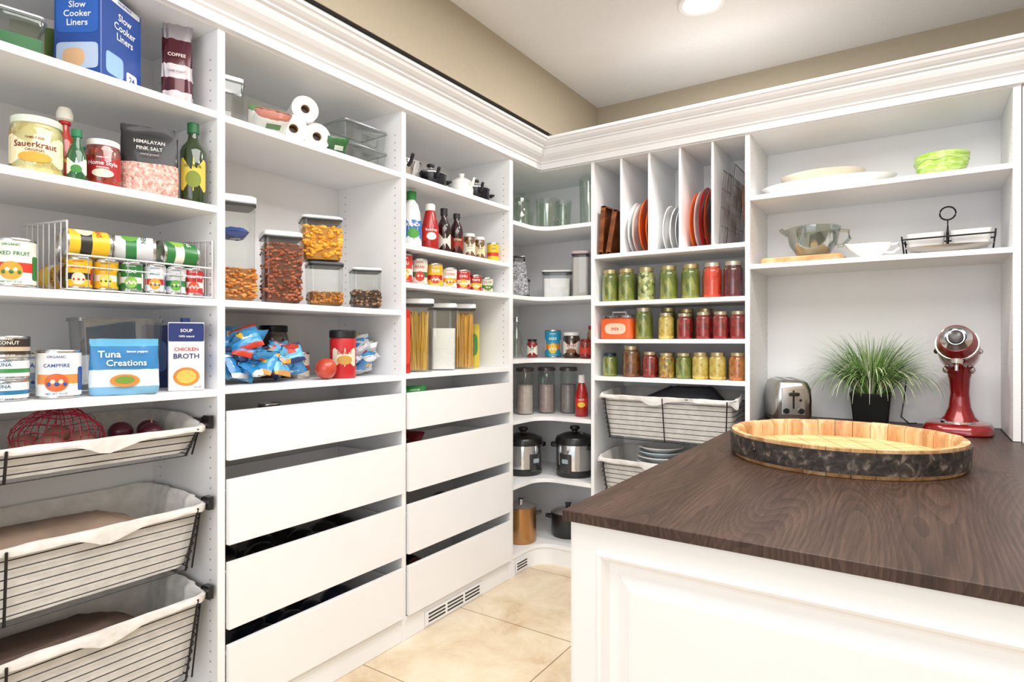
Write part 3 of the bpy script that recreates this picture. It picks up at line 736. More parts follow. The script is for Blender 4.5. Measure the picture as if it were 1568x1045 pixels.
saucepan('saucepan',-1.94,2.55,.075,.08,55,M('24242a',.2,.6))
m=MB(); m.lathe([(0,0),(.05,0),(.058,.01),(.06,.04),(.05,.08),(.03,.095),(.012,.1),(.012,.11),(.016,.118),(0,.122)],M('f0efec',.2,coat=.5),28)
m.tube([(.05,0,.04),(.07,0,.06),(.08,0,.09)],.010,M('f0efec',.2,coat=.5),8,r2=.006)
m.tube([(-.05,0,.03),(-.08,0,.04),(-.08,0,.075),(-.045,0,.08)],.005,M('f0efec',.2,coat=.5),8); m.build('white_teapot',(-1.89,2.37,z),0)
z=1.687
WB=M('f0f1ee',.3,coat=.3)
bottle('ranch_bottle',-1.90,2.02,z,[(0,0,WB),(.042,0),(.046,.006),(.046,.10),(.042,.13),(.04,.16),(.03,.20),(.018,.215),(.018,.22,M('2f8a3c')),(.022,.221),(.022,.258),(0,.26)],WB,55,'2f6fb8','RANCH','ffffff',.32,.36,.046,.25,oval='4a9a3a')
KE=M('a81a16',.25,coat=.4)
bottle('ketchup_bottle',-1.89,2.135,z,[(0,0,KE),(.036,0),(.04,.006),(.04,.11),(.032,.15),(.024,.185),(.022,.19,M('efece6')),(.024,.191),(.024,.218),(.02,.222),(0,.222)],KE,52,'c8201c','Ketchup','ffffff',.4,.35,.04,.2,oval='efe6da')
DB=M('2a1210',.15,coat=.6)
for (yy,c,t,hh,xx) in((2.235,'d8d4cc','BBQ',.22,-1.89),(2.325,'9a2a1e','STEAK',.21,-1.885)):
    bottle('barbecue_sauce_bottle',xx,yy,z,[(0,0,DB),(.031,0),(.033,.004),(.033,.12),(.028,.145),(.015,.17),(.014,.185,M('1e1e20')),(.017,.186),(.017,hh),(0,hh)],DB,50,c,t,'2a1210' if t=='BBQ' else 'f2d9a0',.3,.36,.033,.2)
SP=mottle('spice',['7a4a20','a3662c','5a3216'],80,.4)
jar('mustard_jar',-1.885,2.425,z,.031,.125,SP,lid='e9e9e6',label='efe6cc',txt='MUST',rot=48,lidmetal=0,neck=.9)
jar('pepper_jar',-1.885,2.51,z,.03,.12,SP,lid='e9e9e6',label='e8d7a8',txt='SPICE',rot=48,lidmetal=0,neck=.9)
can('mustard_can',-1.87,2.61,z,.032,.10,'f0c61e','d9342b','DRY','2b4a9a',46)
z=1.521
ccs=[('c7342c','f0ebdb','CHILI','ffffff','e8b23a',1.95),('d8d4c8','2d6f3a','BEAN','c0272b','c0392b',2.05),('2e6b35','f0c53c','PESTO','ffffff','e8b23a',2.0),('e8b62a','b5281f','TOM','ffffff','cf3b24',2.155),('f0ede2','e39a2e','CORN','c0272b','e8b23a',2.26),('c22c24','e9e2c8','CHILI','ffffff','e8b23a',2.365),('b22a22','f0c53c','PASTE','ffffff','e8b23a',2.47),('e3dcc8','3f7a42','OLIVE','2b5a2a','6a8a3a',2.57)]
for i,c in enumerate(ccs):
    if i==2: can('food_can',-2.0,2.12,z,.036,.10,*c[:4],rot=50); continue
    can('food_can',-1.885,c[5],z,.043 if i<6 else .038,[.13,.12,.1,.11,.10,.10,.085,.08][i],c[0],c[1],c[2],c[3],52,oval=c[4])
z=1.131
SPG=[M('e8bc58',.5),M('ddb048',.5),M('f0ce74',.5)]
carton('pasta_box',-1.875,1.912,z,.045,.10,.275,90,'c4231f',[('F',0,.14,.04,.2,'e0463a',6),('S',0,.1,.09,.06,'f0e8da',4)])
canister('spaghetti_canister',-1.90,2.055,z,.135,.125,.33,52,None,None,sticks=(230,.27,.0018,SPG))
canister('sugar_canister',-1.91,2.245,z,.125,.11,.32,48,.20,M('f3f1ec',.8,bump=.3,sc=200))
canister('linguine_canister',-1.91,2.41,z,.11,.11,.325,46,None,None,sticks=(150,.28,.0028,[M('e0a744',.5),M('ecbb5c',.5)]))
carton('snack_box',-1.99,2.56,z,.10,.06,.23,50,'d8c23a',[('F',0,.12,.08,.12,'3f8a3c',4)])

# drawer contents
def lumps(name,x,y,z,n,sx,sy,r,mats,seed):
    random.seed(seed); m=MB()
    for i in range(n):
        rr=r*random.uniform(.7,1.0)
        m.ell((random.uniform(-sx,sx),random.uniform(-sy,sy),rr+random.uniform(0,r*.5)),(rr*1.2,rr,rr*.9),random.choice(mats),10,7,Matrix.Rotation(random.uniform(0,3),4,'Z'))
    settle(m); m.build(name,(x,y,z))
BB=[M('121214',.2,coat=.5),M('1f1f24',.2,coat=.5),M('2a2226',.3)]
lumps('black_bagged_goods',-1.98,1.45,.386,46,.09,.28,.07,BB,11)
lumps('dark_bottle_pile',-1.98,1.45,.127,18,.08,.22,.065,[M('1a2238',.2,coat=.5),M('14141a',.2,coat=.5)],12)
for i,(xx,yy,hh,c,c2) in enumerate([(-1.86,1.16,.115,'3a3434','6a6a70'),(-1.88,1.245,.11,'2a2a2e','c0c0c4'),(-1.87,1.42,.12,'5a2a2c','3a3a3c'),(-1.9,1.51,.12,'2a2424','8a2a2c'),(-1.95,1.33,.13,'3c3c40','a0a0a4')]):
    can('food_tin',xx,yy,.916,.038,hh,c,c2)
m=MB(); snackbag(m,(0,0,.07),Matrix.Rotation(.3,4,'X'),.15,.16,.06,M('2f9a44',.3,coat=.4),M('9ad04a',.4)); settle(m); m.build('green_snack_bag',(-1.9,2.0,.916),60)
m=MB()
for i,a in enumerate((0,1.2,2.2)): 
    snackbag(m,(.02*i,.02*i,.08+.03*i),Matrix.Rotation(a,4,'Z')@Matrix.Rotation(.5,4,'X'),.16,.15,.05,M('8a1f28',.35,coat=.3),M('d8d0c8',.4))
settle(m); m.build('red_package_pile',(-1.98,2.03,.651),60)
lumps('red_bagged_goods',-1.98,2.06,.127,9,.07,.08,.06,[M('7a1c1c',.3,coat=.3),M('2c1414',.3)],5)
lumps('dark_bagged_goods',-1.98,2.3,.386,14,.08,.25,.055,BB,15)

# ======================= CORNER shelves
def vase(name,x,y,z,prof,mat=GLS,seg=24): 
    m=MB(); m.lathe(prof,mat,seg); m.build(name,(x,y,z))
z=1.921
for (x,y) in((-1.96,2.85),(-1.93,2.98)):
    m=MB(); m.lathe([(0,0),(.05,0),(.055,.01),(.055,.13),(.045,.15),(.045,.16),(.05,.161),(.05,.18),(.02,.19),(.015,.2),(.02,.215),(0,.22)],GLSG,24); m.build('glass_jar',(x,y,z))
for (x,y,r,h) in((-2.0,3.14,.05,.15),(-1.88,3.17,.045,.17),(-1.77,3.2,.05,.19)):
    vase('drinking_glass',x,y,z,[(0,.004),(r*.75,0),(r,h),(r*.97,h)],GLSG)
vase('glass_vase',-1.60,3.2,z,[(0,.004),(.05,0),(.055,.30),(.052,.30)],GLSG)
m=MB(); m.lathe([(0,.004),(.06,0),(.065,.015),(.07,.17),(.068,.17)],GLSG,24); m.tube([(.065,0,.14),(.105,0,.13),(.105,0,.06),(.065,0,.04)],.006,GLSG,8); m.build('glass_pitcher',(-1.79,3.05,z),20)
z=1.521
m=MB(); L=[[(a,b,zz) for a,b in rrect(w/2,d/2,.008,2)] for zz,w,d in((0,.11,.085),(.2,.075,.05),(.205,.07,.045))]
GT=mottle('perforated_grater',['5a5c60','898b8e','b5b7ba'],110,.3,0,.8); m.loops(L,GT)
m.rbox(0,0,0,.114,.09,.012,.008,BLACK,.002); m.tube([(-.03,0,.2),(-.03,0,.235),(.03,0,.235),(.03,0,.2)],.007,BLACK,8); m.build('box_grater',(-1.905,2.92,z),40)
canister('flour_container',-1.80,3.18,z,.17,.15,.17,25,.12,M('f0eeea',.8),lidc='f0f0f0')
canister('tall_food_container',-1.65,3.20,z,.10,.1,.28,20,.24,M('ddd6cf',.7),lidc='e2c9c6')
canister('small_food_container',-1.98,3.07,z,.09,.08,.12,30,.07,M('8a94a0',.5),lidc='5a6a86')
z=1.171
jar('sauce_jar',-1.94,2.85,z,.03,.14,M('4a8a3a',.3,coat=.4),lid='2f8a3c',rot=35,lidmetal=0)
vase('olive_oil_cruet',-1.95,2.96,z,[(0,0,GLSG),(.035,0),(.037,.01),(.037,.12),(.015,.17),(.014,.21,STEEL),(.018,.212),(.012,.24),(0,.24)])
jar('red_jam_jar',-1.91,3.07,z,.032,.11,mottle('red_jam',['7a0f14','9a1a20','b0262a'],40,.2),lid='222222',label='e8e2d4',txt='JAM',rot=30,lidmetal=0)
can('baking_powder_can',-1.83,3.18,z,.05,.165,'2a9ac0','e8842a','BAKE','ffffff',28,oval='f0c83a')
jar('nut_spread_jar',-1.695,3.165,z,.05,.15,mottle('cocoa_spread',['3a1c10','4c2818'],10,.3,vor=False),lid='f0f0ee',label='efe6da',txt='Spread',tc='b01c1c',rot=25,lidmetal=0,band='8a5a30',neck=.9)
jar('jam_jar',-1.58,3.12,z,.034,.11,mottle('red_jam',['5a0f14'],1),lid='8a2020',label='d8402a',rot=20,lidmetal=0)
jar('honey_jar',-1.60,3.27,z,.04,.19,M('c9a27a',.3,coat=.4),lid='c02a2a',label='d2382c',rot=20,lidmetal=0)
z=.841
carton('cracker_box',-1.945,2.80,z,.05,.14,.2,65,'d8261f',[('F',0,.12,.045,.12,'f0a02a',6),('S',0,.1,.12,.1,'f0b53a',3)],[('S','CRISP',.03,0,.155,'ffffff')])
for (x,y,c) in((-1.91,2.99,'c9b8b4'),(-1.84,3.12,'b59a9a'),(-1.73,3.19,'9a8c8e')):
    m=MB(); m.lathe([(0,0,GLS),(.042,0),(.05,.006),(.05,.235),(.044,.245),(.044,.25,M('4a4648',.3,coat=.4)),(.053,.251),(.053,.27),(.046,.274),(0,.276)],GLS,26)
    m.lathe([(0,.006),(.044,.006),(.046,.012),(.046,.17),(0,.175)],M(c,.8,var=.15,sc=60),22); m.build('spice_canister',(x,y,z))
bottle('ketchup_bottle',-1.59,3.09,z,[(0,0,KE),(.034,0),(.037,.006),(.037,.12),(.03,.15),(.018,.185),(.016,.19,M('f0ede6')),(.02,.191),(.018,.235),(0,.237)],KE,25,'d8301e','HOT','ffffff',.4,.3,.037,.2,oval='f0c83a')
vase('oil_dispenser',-1.95,3.26,z,[(0,0,M('c8cdd0',.2,.2)),(.03,0),(.03,.2),(.01,.26),(0,.26)],M('c8cdd0'))
z=.491
def multicooker(x,y,r,h,rot):
    m=MB(); m.lathe([(0,0,BLACK),(r*.95,0),(r,.01),(r,.04,CHROME),(r*1.005,.045),(r*1.005,h*.72),(r,h*.73,BLACK),(r*1.05,h*.74),(r*1.05,h*.83),(r*.98,h*.9),(r*.6,h*.97),(r*.3,h),(0,h)],BLACK,36)
    m.lathe([(.02,h-.003,BLACK),(.016,h+.01),(.03,h+.02),(.026,h+.035),(0,h+.038)],BLACK,16)
    for s_ in(-1,1): m.rbox(s_*(r+.018),0,h*.62,.04,.07,.028,.01,BLACK,.004)
    m.rbox(0,-r-.002,h*.12,.07,.016,h*.42,.008,M('2a2a2c',.2,coat=.5),.003)
    m.patch(0,h*.38,.04,.025,r+.0115,M('9aa8b0',.2),'F',6); m.lathe([(0,0),(.012,0),(.012,.01),(0,.01)],CHROME,14,(r*.4,0,h*.95))
    m.build('multicooker',(x,y,z),rot)
multicooker(-1.935,3.01,.112,.235,70); multicooker(-1.655,3.13,.108,.25,0)
z=.119
m=MB(); CO=M('b88a5c',.25,.9)
m.lathe([(0,0,CO),(.085,0),(.09,.01),(.09,.2),(.094,.203),(.094,.204,CHROME),(.06,.215),(.015,.222),(.02,.24,BLACK),(0,.243)],CO,32)
for s_ in(-1,1): m.tube([(s_*.09,-.025,.16),(s_*.115,-.02,.165),(s_*.115,.02,.165),(s_*.09,.025,.16)],.006,BLACK,6)
m.build('stock_pot',(-1.90,2.93,z),35)
m=MB(); m.lathe([(0,0,BLACK),(.09,0),(.10,.02),(.10,.13),(.105,.133),(.10,.14,CHROME),(.08,.155),(.03,.17),(.012,.172,BLACK),(.02,.19),(0,.195)],BLACK,32)
for s_ in(-1,1): m.tube([(s_*.1,-.03,.11),(s_*.13,-.02,.115),(s_*.13,.02,.115),(s_*.1,.03,.11)],.007,BLACK,6)
m.build('dutch_oven',(-1.72,3.17,z),30)

# ======================= MIDDLE back unit: upright plates
def plate(m,c,r,mat,tilt=0,yaw=0,depth=.015):
    o=m.T; m.T=m.T@Matrix.Translation(c)@Matrix.Rotation(math.radians(yaw),4,'Z')@Matrix.Rotation(math.radians(90+tilt),4,'Y')
    m.lathe([(0,0,mat),(r*.55,0),(r*.65,depth*.2),(r*.97,depth),(r,depth*1.15),(r*.96,depth*1.3),(r*.62,depth*.5),(r*.5,depth*.35),(0,depth*.35)],mat,40); m.T=o
z=1.739
BRW=wood('tray_walnut',['5a2f18','74401f','8e5429'],6,(1,1,4),.35)
m=MB()
for i,(x,h) in enumerate(((-1.44,.26),(-1.395,.235))):
    m.T=Matrix.Translation((x,3.15,z+.006))@Matrix.Rotation(math.radians(4+6*i),4,'Y')
    m.box(-.004,.004,-.15,.15,0,h,BRW); 
    for a in(-.15,.142): m.box(.004,.022,a,a+.008,0,h,BRW)
    m.box(.004,.022,-.15,.15,0,.008,BRW); m.box(.004,.022,-.15,.15,h-.008,h,BRW)
m.T=Matrix.Identity(4); m.build('wooden_serving_tray')
PWH=M('f1f0ee',.2,coat=.5); OR=M('ee6a1e',.25,coat=.5); RD=M('b32a22',.25,coat=.5)
m=MB(); plate(m,(-1.285,3.135,z+.144),.142,PWH,4); plate(m,(-1.262,3.135,z+.141),.138,PWH,4); m.build('white_plate')
m=MB(); plate(m,(-1.222,3.125,z+.152),.150,OR,3,depth=.02); plate(m,(-1.190,3.13,z+.142),.140,OR,3,depth=.02); m.build('orange_platter')
m=MB(); plate(m,(-1.10,3.13,z+.124),.122,PWH,4); plate(m,(-1.07,3.13,z+.120),.118,PWH,4,depth=.02); plate(m,(-1.03,3.11,z+.117),.115,M('dfe2e2',.15,coat=.6),4); m.build('white_serving_dishes')
m=MB()
for i,(mt,r) in enumerate(((OR,.15),(M('efe9e2',.2,coat=.5),.155),(RD,.16),(M('d8532a',.2,coat=.5),.155),(M('2a2a2e',.3,coat=.5),.16))):
    plate(m,(-.962+.025*i,3.165,z+r+.003),r,mt,3,depth=.012)
m.build('dinner_plate_stack')
m=MB(); WG=M('8e8a86',.3,.8)
for k,(x0,hh,ti) in enumerate(((-.80,.36,3),(-.785,.34,5),(-.765,.38,6))):
    m.T=Matrix.Translation((x0,3.16,z+.005))@Matrix.Rotation(math.radians(ti),4,'Y')
    m.tube([(0,-.15,0),(0,.15,0),(0,.15,hh),(0,-.15,hh)],.003,WG,6,True)
    for i in range(1,14): m.tube([(0,-.15+.3*i/14,0),(0,-.15+.3*i/14,hh)],.0013,WG,4)
    for i in range(1,4): m.tube([(0,-.15,hh*i/4),(0,.15,hh*i/4)],.0018,WG,4)
m.T=Matrix.Identity(4); m.build('wire_cooling_racks')
m=MB(); plate(m,(-.705,3.17,z+.158),.155,M('a8562c',.3,coat=.4),-4,depth=.012); m.build('terracotta_platter')

# ======================= jars
PK=mottle('pickle_green',['5a6420','7e8834','a49e4e','6a7428'],45,.25,.7,.3,(1,1,.4))
PKD=mottle('pickle_slices',['ccc67c','6c7828','e4dca4','4c5818'],55,.25,.7,.3)
RDJ=mottle('tomato_red',['cf3018','e44a28','b02412'],30,.25,.7,.2)
DRJ=mottle('beet_red',['7a1216','9a1c1c','b02a22'],35,.2,.7,.2)
DK2=mottle('dark_beet',['4a0e16','641420','7a1c24'],35,.2,.7,.2)
YEJ=mottle('yellow_relish',['dcb94c','ecd07a','c89c3c'],60,.3,.6,.3)
BNJ=mottle('brown_chutney',['7a4218','9c5c28','5c3010'],60,.3,.6,.3)
MXJ=mottle('mixed_pickle',['d8762a','9a9c42','7a4a20','e4bc58'],60,.3,.6,.3)
CAR=mottle('orange_relish',['c0682a','d8863c','a8521e'],60,.3,.6,.3)
xs=[-1.396,-1.300,-1.189,-1.068,-.953,-.845,-.7445]
for x,c in zip(xs,[PK,PK,PKD,PK,PK,RDJ,DK2]): jar('canning_jar',x,3.055,1.484,.045,.175,c,lid='c8b98c' if c in(PK,PKD) else 'd8d2c2')
for x,c in zip([-1.34,-1.13,-.9],[PK,PK,RDJ]): jar('canning_jar',x,3.22,1.484,.042,.165,c,lid='c8b98c')
for x,c,h in zip([-1.205,-1.083,-.985,-.89,-.805,-.722],[PK,YEJ,DRJ,DRJ,DRJ,DRJ],[.165,.135,.13,.135,.135,.135]): jar('canning_jar',x,3.06,1.281,.040 if x!=-1.205 else .046,h,c,lid='c8c0a8')
for x,c,h in zip([-1.12,-1.02,-.92],[PK,PK,RDJ],[.17,.16,.16]): jar('canning_jar',x,3.2,1.281,.042,h,c,lid='c8b98c')
for i,(x,c,h) in enumerate(zip([-1.40,-1.275,-1.17,-1.08,-.99,-.905,-.82,-.725],[PK,BNJ,DRJ,MXJ,PK,YEJ,YEJ,CAR],[.125,.165,.135,.13,.13,.135,.135,.135])): jar('canning_jar',x,3.06,1.079,.041 if i!=1 else .047,h,c,lid='c8bc98' if i!=0 else '3a4a5a')
for x,c in zip([-1.33,-1.22,-1.12,-.95,-.86],[PK,PK,BNJ,YEJ,CAR]): jar('canning_jar',x,3.2,1.079,.04,.13,c)
m=MB(); OB=M('e8622a',.35,coat=.3)
m.rbox(0,0,0,.18,.11,.11,.02,OB,.006); m.rbox(0,0,.11,.17,.10,.02,.02,clear('misty_lid','e8e8ea',.35,.7),.004)
m.tube([(-.04,0,.13),(-.04,0,.145),(.04,0,.145),(.04,0,.13)],.005,M('d9d9dc',.3),8)
m.patch(.0,.055,.12,.06,.0556,M('f1c9b0',.4),'F',3); m.text('mix',.03,0,.055,.0562,M('c0402a')); m.build('orange_food_box',(-1.345,3.06,1.281),0)
liner_basket(-1.41,-.715,2.955,3.33,.755,1.0,'Y',.02)
liner_basket(-1.42,-.705,2.955,3.33,.42,.66,'Y',.02)
m=MB(); m.loft([(0,.2,.10,0,0),(.08,.25,.12,0,0),(.17,.2,.10,.04,0),(.23,.1,.06,.08,0)],M('35353d',.6,bump=.4),28,3,.008); m.build('dark_fabric_bundle',(-1.06,3.16,.80))
m=MB()
for i,(r,cc) in enumerate(((.13,'dfe6ea'),(.125,'f0f0ee'),(.12,'c8d6de'),(.12,'f0f0ee'))):
    m.lathe([(0,.0+.025*i),(r*.6,.025*i),(r,.03+.025*i),(r*.97,.034+.025*i),(r*.55,.008+.025*i),(0,.008+.025*i)],M(cc,.15,coat=.6),34)
m.build('mixing_bowl_stack',(-1.14,3.14,.60))

# ======================= RIGHT unit
z=1.953
CR=M('f3f1ee',.18,coat=.6); 
def oval(m,rx,ry,h,zz,mat,rim=.012,cx=0,cy=0):
    L=[]
    for fz,f in((0,.55),(.06,.62),(.5,.84),(.95,.985),(1,1),(1.0,.965),(.5,.8),(.15,.6),(.12,.5)):
        L.append([(cx+rx*f*math.cos(a),cy+ry*f*math.sin(a),zz+h*fz) for a in [2*math.pi*j/44 for j in range(44)]])
    m.loops(L,mat)
CR2=M('efe4cf',.2,coat=.6)
m=MB(); oval(m,.285,.15,.055,0,CR); m.build('white_platter',(-.355,3.17,z))
m=MB(); oval(m,.18,.13,.085,0,CR2); m.build('cream_serving_bowl',(-.37,3.17,z+.012))
GB=mottle('green_glaze',['96bf3c','afd05e','c6e088'],30,.2,.7,.2,(1,1,3))
m=MB(); m.lathe([(0,0,GB),(.065,0),(.078,.01),(.092,.05),(.098,.095),(.094,.097),(.086,.05),(.06,.014),(0,.014)],GB,40)
for k in range(3):
    m.tube([((.0815+.0065*(k+.3))*math.cos(a),(.0815+.0065*(k+.3))*math.sin(a),.025+.022*k+.004*math.sin(8*a)) for a in [q*math.pi/32 for q in range(64)]],.0018,M('d4e8a4',.3),5,True)
m.build('green_bowl',(.087,3.12,z))
z=1.631
m=MB(); m.rbox(0,0,0,.34,.22,.026,.025,wood('cutting_board_wood',['b8814e','cd9c68','dcb486'],6,(1,6,1),.5),.004); m.build('cutting_board',(-.44,3.115,z),-2)
TG=clear('thick_glass','dfe6e0',.20,.85,.05)
m=MB(); m.lathe([(0,0),(.06,0),(.065,.006),(.10,.06),(.115,.135),(.112,.137),(.096,.06),(.06,.012),(0,.012)],TG,36)
m.tube([(.11,0,.12),(.145,0,.115),(.15,0,.08),(.12,0,.05),(.098,0,.05)],.008,TG,8)
m.tube([(-.105,0,.115),(-.13,0,.13),(-.14,0,.14)],.014,TG,8,r2=.008)
m.build('glass_batter_bowl',(-.40,3.115,z+.0265),10)
m=MB()
L=[]
for zz,f in((0,.6),(.008,.62),(.012,.5),(.02,.62),(.04,.9),(.062,1.0),(.065,.97),(.045,.82),(.03,.6)):
    l=[]
    for j in range(36):
        a=2*math.pi*j/36; sp=max(0,math.cos(a))**6*.028*(zz/.065); l.append((-(.078*f*math.cos(a))-sp,.042*f*math.sin(a),zz+sp*.3))
    L.append(l)
m.loops([l[::-1] for l in L],CR); m.tube([(.072,0,.056),(.10,0,.06),(.104,0,.04),(.08,0,.022),(.05,0,.025)],.005,CR,8); m.build('white_gravy_boat',(-.165,3.08,z))
m=MB()
def wr(P,c=False,r=.0035): m.tube(P,r,WIRE,6,c)
wr([(-.15,-.07,.004),(.15,-.07,.004),(.15,.07,.004),(-.15,.07,.004)],True)
wr([(-.16,-.075,.075),(.16,-.075,.075),(.16,.075,.075),(-.16,.075,.075)],True)
for sx in(-.15,.15):
    for sy in(-.07,.07): wr([(sx,sy,.004),(sx*1.06,sy*1.06,.09)])
wr([(0,-.07,.004),(0,-.07,.09),(0,0,.12),(0,0,.155)]); wr([(0,.07,.004),(0,.07,.09),(0,0,.12)])
wr([(.028*math.cos(a),0,.183+.028*math.sin(a)) for a in [k*math.pi/8 for k in range(16)]],True)
for cx in(-.078,.078):
    L=[[(cx+a*f,b*f,zz) for a,b in rrect(.07,.06,.015,3)] for zz,f in((.03,.8),(.036,.86),(.10,1),(.10,.94),(.045,.8))]
    m.loops(L,CR)
m.build('serving_caddy',(.11,3.17,z),-4)
m=MB(); oval(m,.15,.042,.03,0,M('a39f98',.3,.8)); m.build('metal_leaf_dish',(.105,3.035,z),0)

# ---------------- counter items
z=CT+.0005
m=MB(); TS=M('c4c2bf',.22,1,var=.08)
m.rbox(0,0,0,.165,.29,.02,.03,BLACK,.004)
L=[]
for zz,wx,wy in((.018,.078,.14),(.03,.085,.146),(.10,.086,.147),(.15,.082,.145),(.178,.07,.138),(.188,.055,.125),(.19,.05,.12)):
    L.append([(a,b,zz*1.06) for a,b in rrect(wx,wy,.035,5)])
m.loops(L,TS)
for sx in(-.025,.025): m.box(sx-.011,sx+.011,-.10,.10,.2005,.2025,BLACK)
m.rbox(0,-.147,.04,.10,.012,.125,.004,M('d8d7d4',.25,.9),.002)
m.box(-.004,.004,-.1545,-.152,.07,.155,BLACK); m.rbox(0,-.165,.13,.045,.026,.016,.006,BLACK,.003)
for sx in(-.032,.032):
    o=m.T; m.T=Matrix.Translation((sx,-.152,.06))@Matrix.Rotation(math.radians(90),4,'X'); m.lathe([(.014,0,BLACK),(.013,.012),(0,.013)],BLACK,16); m.T=o
m.T=Matrix.Translation((.03,-.152,.11))@Matrix.Rotation(math.radians(90),4,'X'); m.lathe([(.007,0,BLACK),(.006,.005),(0,.006)],BLACK,12); m.T=Matrix.Identity(4)
m.build('toaster',(-.525,3.19,z),20)
# potted grass
random.seed(21)
m=MB(); POT=M('1d211f',.35,coat=.2)
L=[[(a,b,zz) for a,b in rrect(w/2,w/2,.008,2)] for zz,w in((0,.13),(.004,.135),(.13,.16),(.135,.165),(.145,.165),(.145,.15),(.125,.145))]
m.loops(L,POT); m.box(-.070,.070,-.070,.070,.115,.127,M('3a2a1e',.9,bump=.6))
GRN=[M('3f6b2c',.5),M('6a9a46',.5),M('8fb964',.5),M('2f5626',.5),M('c9d8a4',.5),M('e8ecd4',.5)]
for i in range(1000):
    az=random.uniform(0,2*math.pi); ln=random.uniform(.24,.37); lean=random.betavariate(2.2,1.0)
    r0=random.uniform(0,.055); p=Vector((r0*math.cos(az),r0*math.sin(az),.125))
    wd=random.uniform(.0018,.0036); N=9; pts=[]
    th=.03+lean*.66; droop=lean*random.uniform(1.2,3.0)
    if lean<.4: ln*=.85
    for k in range(N+1):
        pts.append(p.copy()); st=ln/N; t=min(2.9,th+droop*(k/N)**1.5)
        p=p+Vector((math.cos(az)*math.sin(t),math.sin(az)*math.sin(t),math.cos(t)))*st
    side=Vector((-math.sin(az+random.uniform(-.8,.8)),math.cos(az),0)).normalized()
    V=[];F=[]
    for k,q in enumerate(pts):
        w=wd*(1-.85*(k/N)**1.6); V+= [tuple(q-side*w),tuple(q+side*w)]
    for k in range(N): F.append((2*k,2*k+1,2*k+3,2*k+2))
    m.add(V,F,random.choices(GRN,[3,6,6,2,4,3])[0])
m.v=[(a,min(b,.085+ (b-.085)*.1) if b>.085 else b,max(c,.0)) for a,b,c in m.v]
m.build('potted_grass',(-.175,3.25,z),0)
# stand mixer
m=MB(); MR=M('8e1217',.18,.2,coat=.9,var=.03)
L=[]
for zz,f in((0,.96),(.006,1),(.026,1),(.040,.93),(.046,.82)):
    L.append([(a*f,b*f,zz) for a,b in rrect(.118,.14,.08,6)])
m.loops(L,MR)
m.lathe([(.0,.046,CHROME),(.06,.046),(.058,.054),(0,.054)],CHROME,28,(0,-.045,0))
m.loft([(.04,.075,.052,0,.07),(.06,.055,.047,0,.072),(.10,.040,.040,0,.08),(.16,.034,.038,0,.085),(.22,.038,.044,0,.075),(.27,.05,.055,0,.06),(.29,.05,.055,0,.055)],MR,26,2.3)
o=m.T; m.T=Matrix.Translation((0,.02,.335))@Matrix.Rotation(math.radians(-22),4,'X')
HD=[(-.165,.04,.042),(-.16,.056,.058),(-.13,.068,.068),(-.06,.075,.074),(.02,.073,.072),(.08,.06,.062),(.11,.04,.045),(.12,.015,.02)]
def ring(pr,mt): m.loops([[(rx*math.cos(a),yy,rz*math.sin(a)) for a in [2*math.pi*j/32 for j in range(32)]] for yy,rx,rz in pr],mt)
ring(HD,MR)
ring(((-.172,.030,.032),(-.180,.036,.038),(-.170,.043,.045),(-.160,.055,.056)),CHROME)
ring(((-.183,.017,.019),(-.179,.026,.028)),M('3a3536',.3))
ring(((-.106,.0735,.0725),(-.100,.0745,.0735),(-.092,.0755,.0745)),CHROME)
m.lathe([(0,-.115,CHROME),(.006,-.115),(.006,-.09),(.02,-.088),(.024,-.065),(.032,-.06),(.032,-.02)],CHROME,20,(0,-.09,0))
m.ell((.072,-.04,-.01),(.012,.012,.012),CHROME); m.ell((-.072,-.04,-.01),(.012,.012,.012),BLACK)
m.T=o
m.ell((.045,.03,.262),(.012,.016,.016),CHROME); m.ell((-.045,.03,.262),(.012,.016,.016),CHROME)
m.build('stand_mixer',(.145,3.145,z),-6)
m=MB(); m.tube([(.0,3.30,z+.01),(-.03,3.33,z+.004),(-.06,3.355,z+.03),(-.05,3.36,z+.10),(-.04,3.37,z+.2)],.003,BLACK,6); m.build('mixer_power_cord')
# barrel head tray
m=MB(); RB=.335; NS=34; random.seed(4)
for i in range(NS):
    a0=2*math.pi*(i+.015)/NS; a1=2*math.pi*(i+.985)/NS; mt=STAVE[random.randrange(3)]; ht=.084+random.uniform(-.001,.0015)
    V=[]
    K=4
    for k in range(K+1):
        a=a0+(a1-a0)*k/K
        for r,zz in((RB-.006,0),(RB,.012),(RB+.003,ht),(RB-.016,ht),(RB-.026,ht-.014),(RB-.026,0)): V.append((r*math.cos(a),r*math.sin(a),zz))
    F=[]
    for k in range(K):
        for q in range(6): 
            w=(q+1)%6; F.append((k*6+q,(k+1)*6+q,(k+1)*6+w,k*6+w))
    F.append((0,1,2,3,4,5)[::-1]); F.append(tuple(K*6+q for q in range(6)))
    m.add(V,F,mt)
m.lathe([(RB+.001,.013,HOOP),(RB+.006,.013),(RB+.009,.075),(RB+.003,.075)],HOOP,96)
m.lathe([(0,.012,OAK),(RB-.025,.012),(RB-.025,.028),(0,.028)],OAK,72)
GAP=M('7a5028',.7)
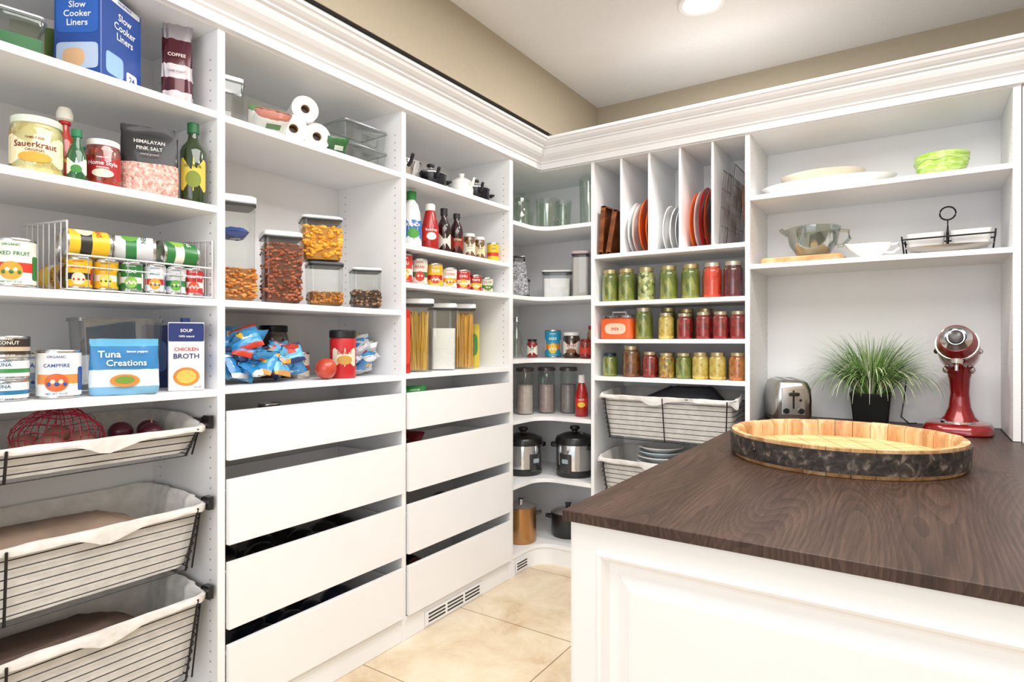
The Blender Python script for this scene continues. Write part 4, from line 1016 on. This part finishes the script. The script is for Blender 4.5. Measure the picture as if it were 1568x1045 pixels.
for i in range(-3,4):
    x=.085*i+.02; hl=math.sqrt(max(0,(RB-.027)**2-x*x)); m.box(x-.0008,x+.0008,-hl,hl,.028,.0285,GAP)
for a in(0.9,3.6): m.ell(((RB+.008)*math.cos(a),(RB+.008)*math.sin(a),.045),(.006,.006,.006),M('4a4542',.4,.8),8,6)
m.build('barrel_head_tray',(-.205,2.25,z),25)

# ------------------------------------------------------------ lights
m=MB(); m.lathe([(.088,0,M('f4f4f2',.4)),(.10,-.004),(.094,-.010),(.078,-.008),(.074,0)],M('f4f4f2'),40)
m.lathe([(0,-.004),(.076,-.004)],emis('led_disc','fffaf0',14),40)
m.build('recessed_ceiling_light',(-.765,2.60,CZ))
def area(n,loc,rot,sx,sy,e,c=(1,1,1),shape='RECTANGLE'):
    l=bpy.data.lights.new(n,'AREA'); l.shape=shape; l.size=sx; l.size_y=sy; l.energy=e; l.color=c
    o=bpy.data.objects.new(n,l); S.collection.objects.link(o); o.location=loc; o.rotation_euler=[math.radians(a) for a in rot]; return o
area('added_ceiling_fill',(-.25,1.0,2.69),(0,0,0),1.6,1.9,60,(1,.985,.965))  # unseen soft fill added overhead to brighten the shelves, not a fixture
area('recessed_lamp',(-.765,2.60,2.70),(0,0,0),.16,.16,16,(1,.975,.94),'DISK')
area('recessed_lamp',(.35,2.0,2.70),(0,0,0),.16,.16,10,(1,.975,.94),'DISK')
area('added_rear_fill',(.1,-1.3,1.55),(90,0,22),2.0,1.8,20,(.94,.97,1))  # unseen fill added behind the camera to brighten the shelf interiors
w=bpy.data.worlds.new('World'); S.world=w; w.use_nodes=True
w.node_tree.nodes['Background'].inputs[0].default_value=(.94,.97,1,1); w.node_tree.nodes['Background'].inputs[1].default_value=1.2

# ------------------------------------------------------------ camera
cd=bpy.data.cameras.new('Camera'); cd.lens=21.25; cd.sensor_width=36; cd.clip_start=.02
co=bpy.data.objects.new('Camera',cd); S.collection.objects.link(co); co.location=(0,0,1.27); co.rotation_euler=(math.radians(90),0,math.radians(33.8)); S.camera=co
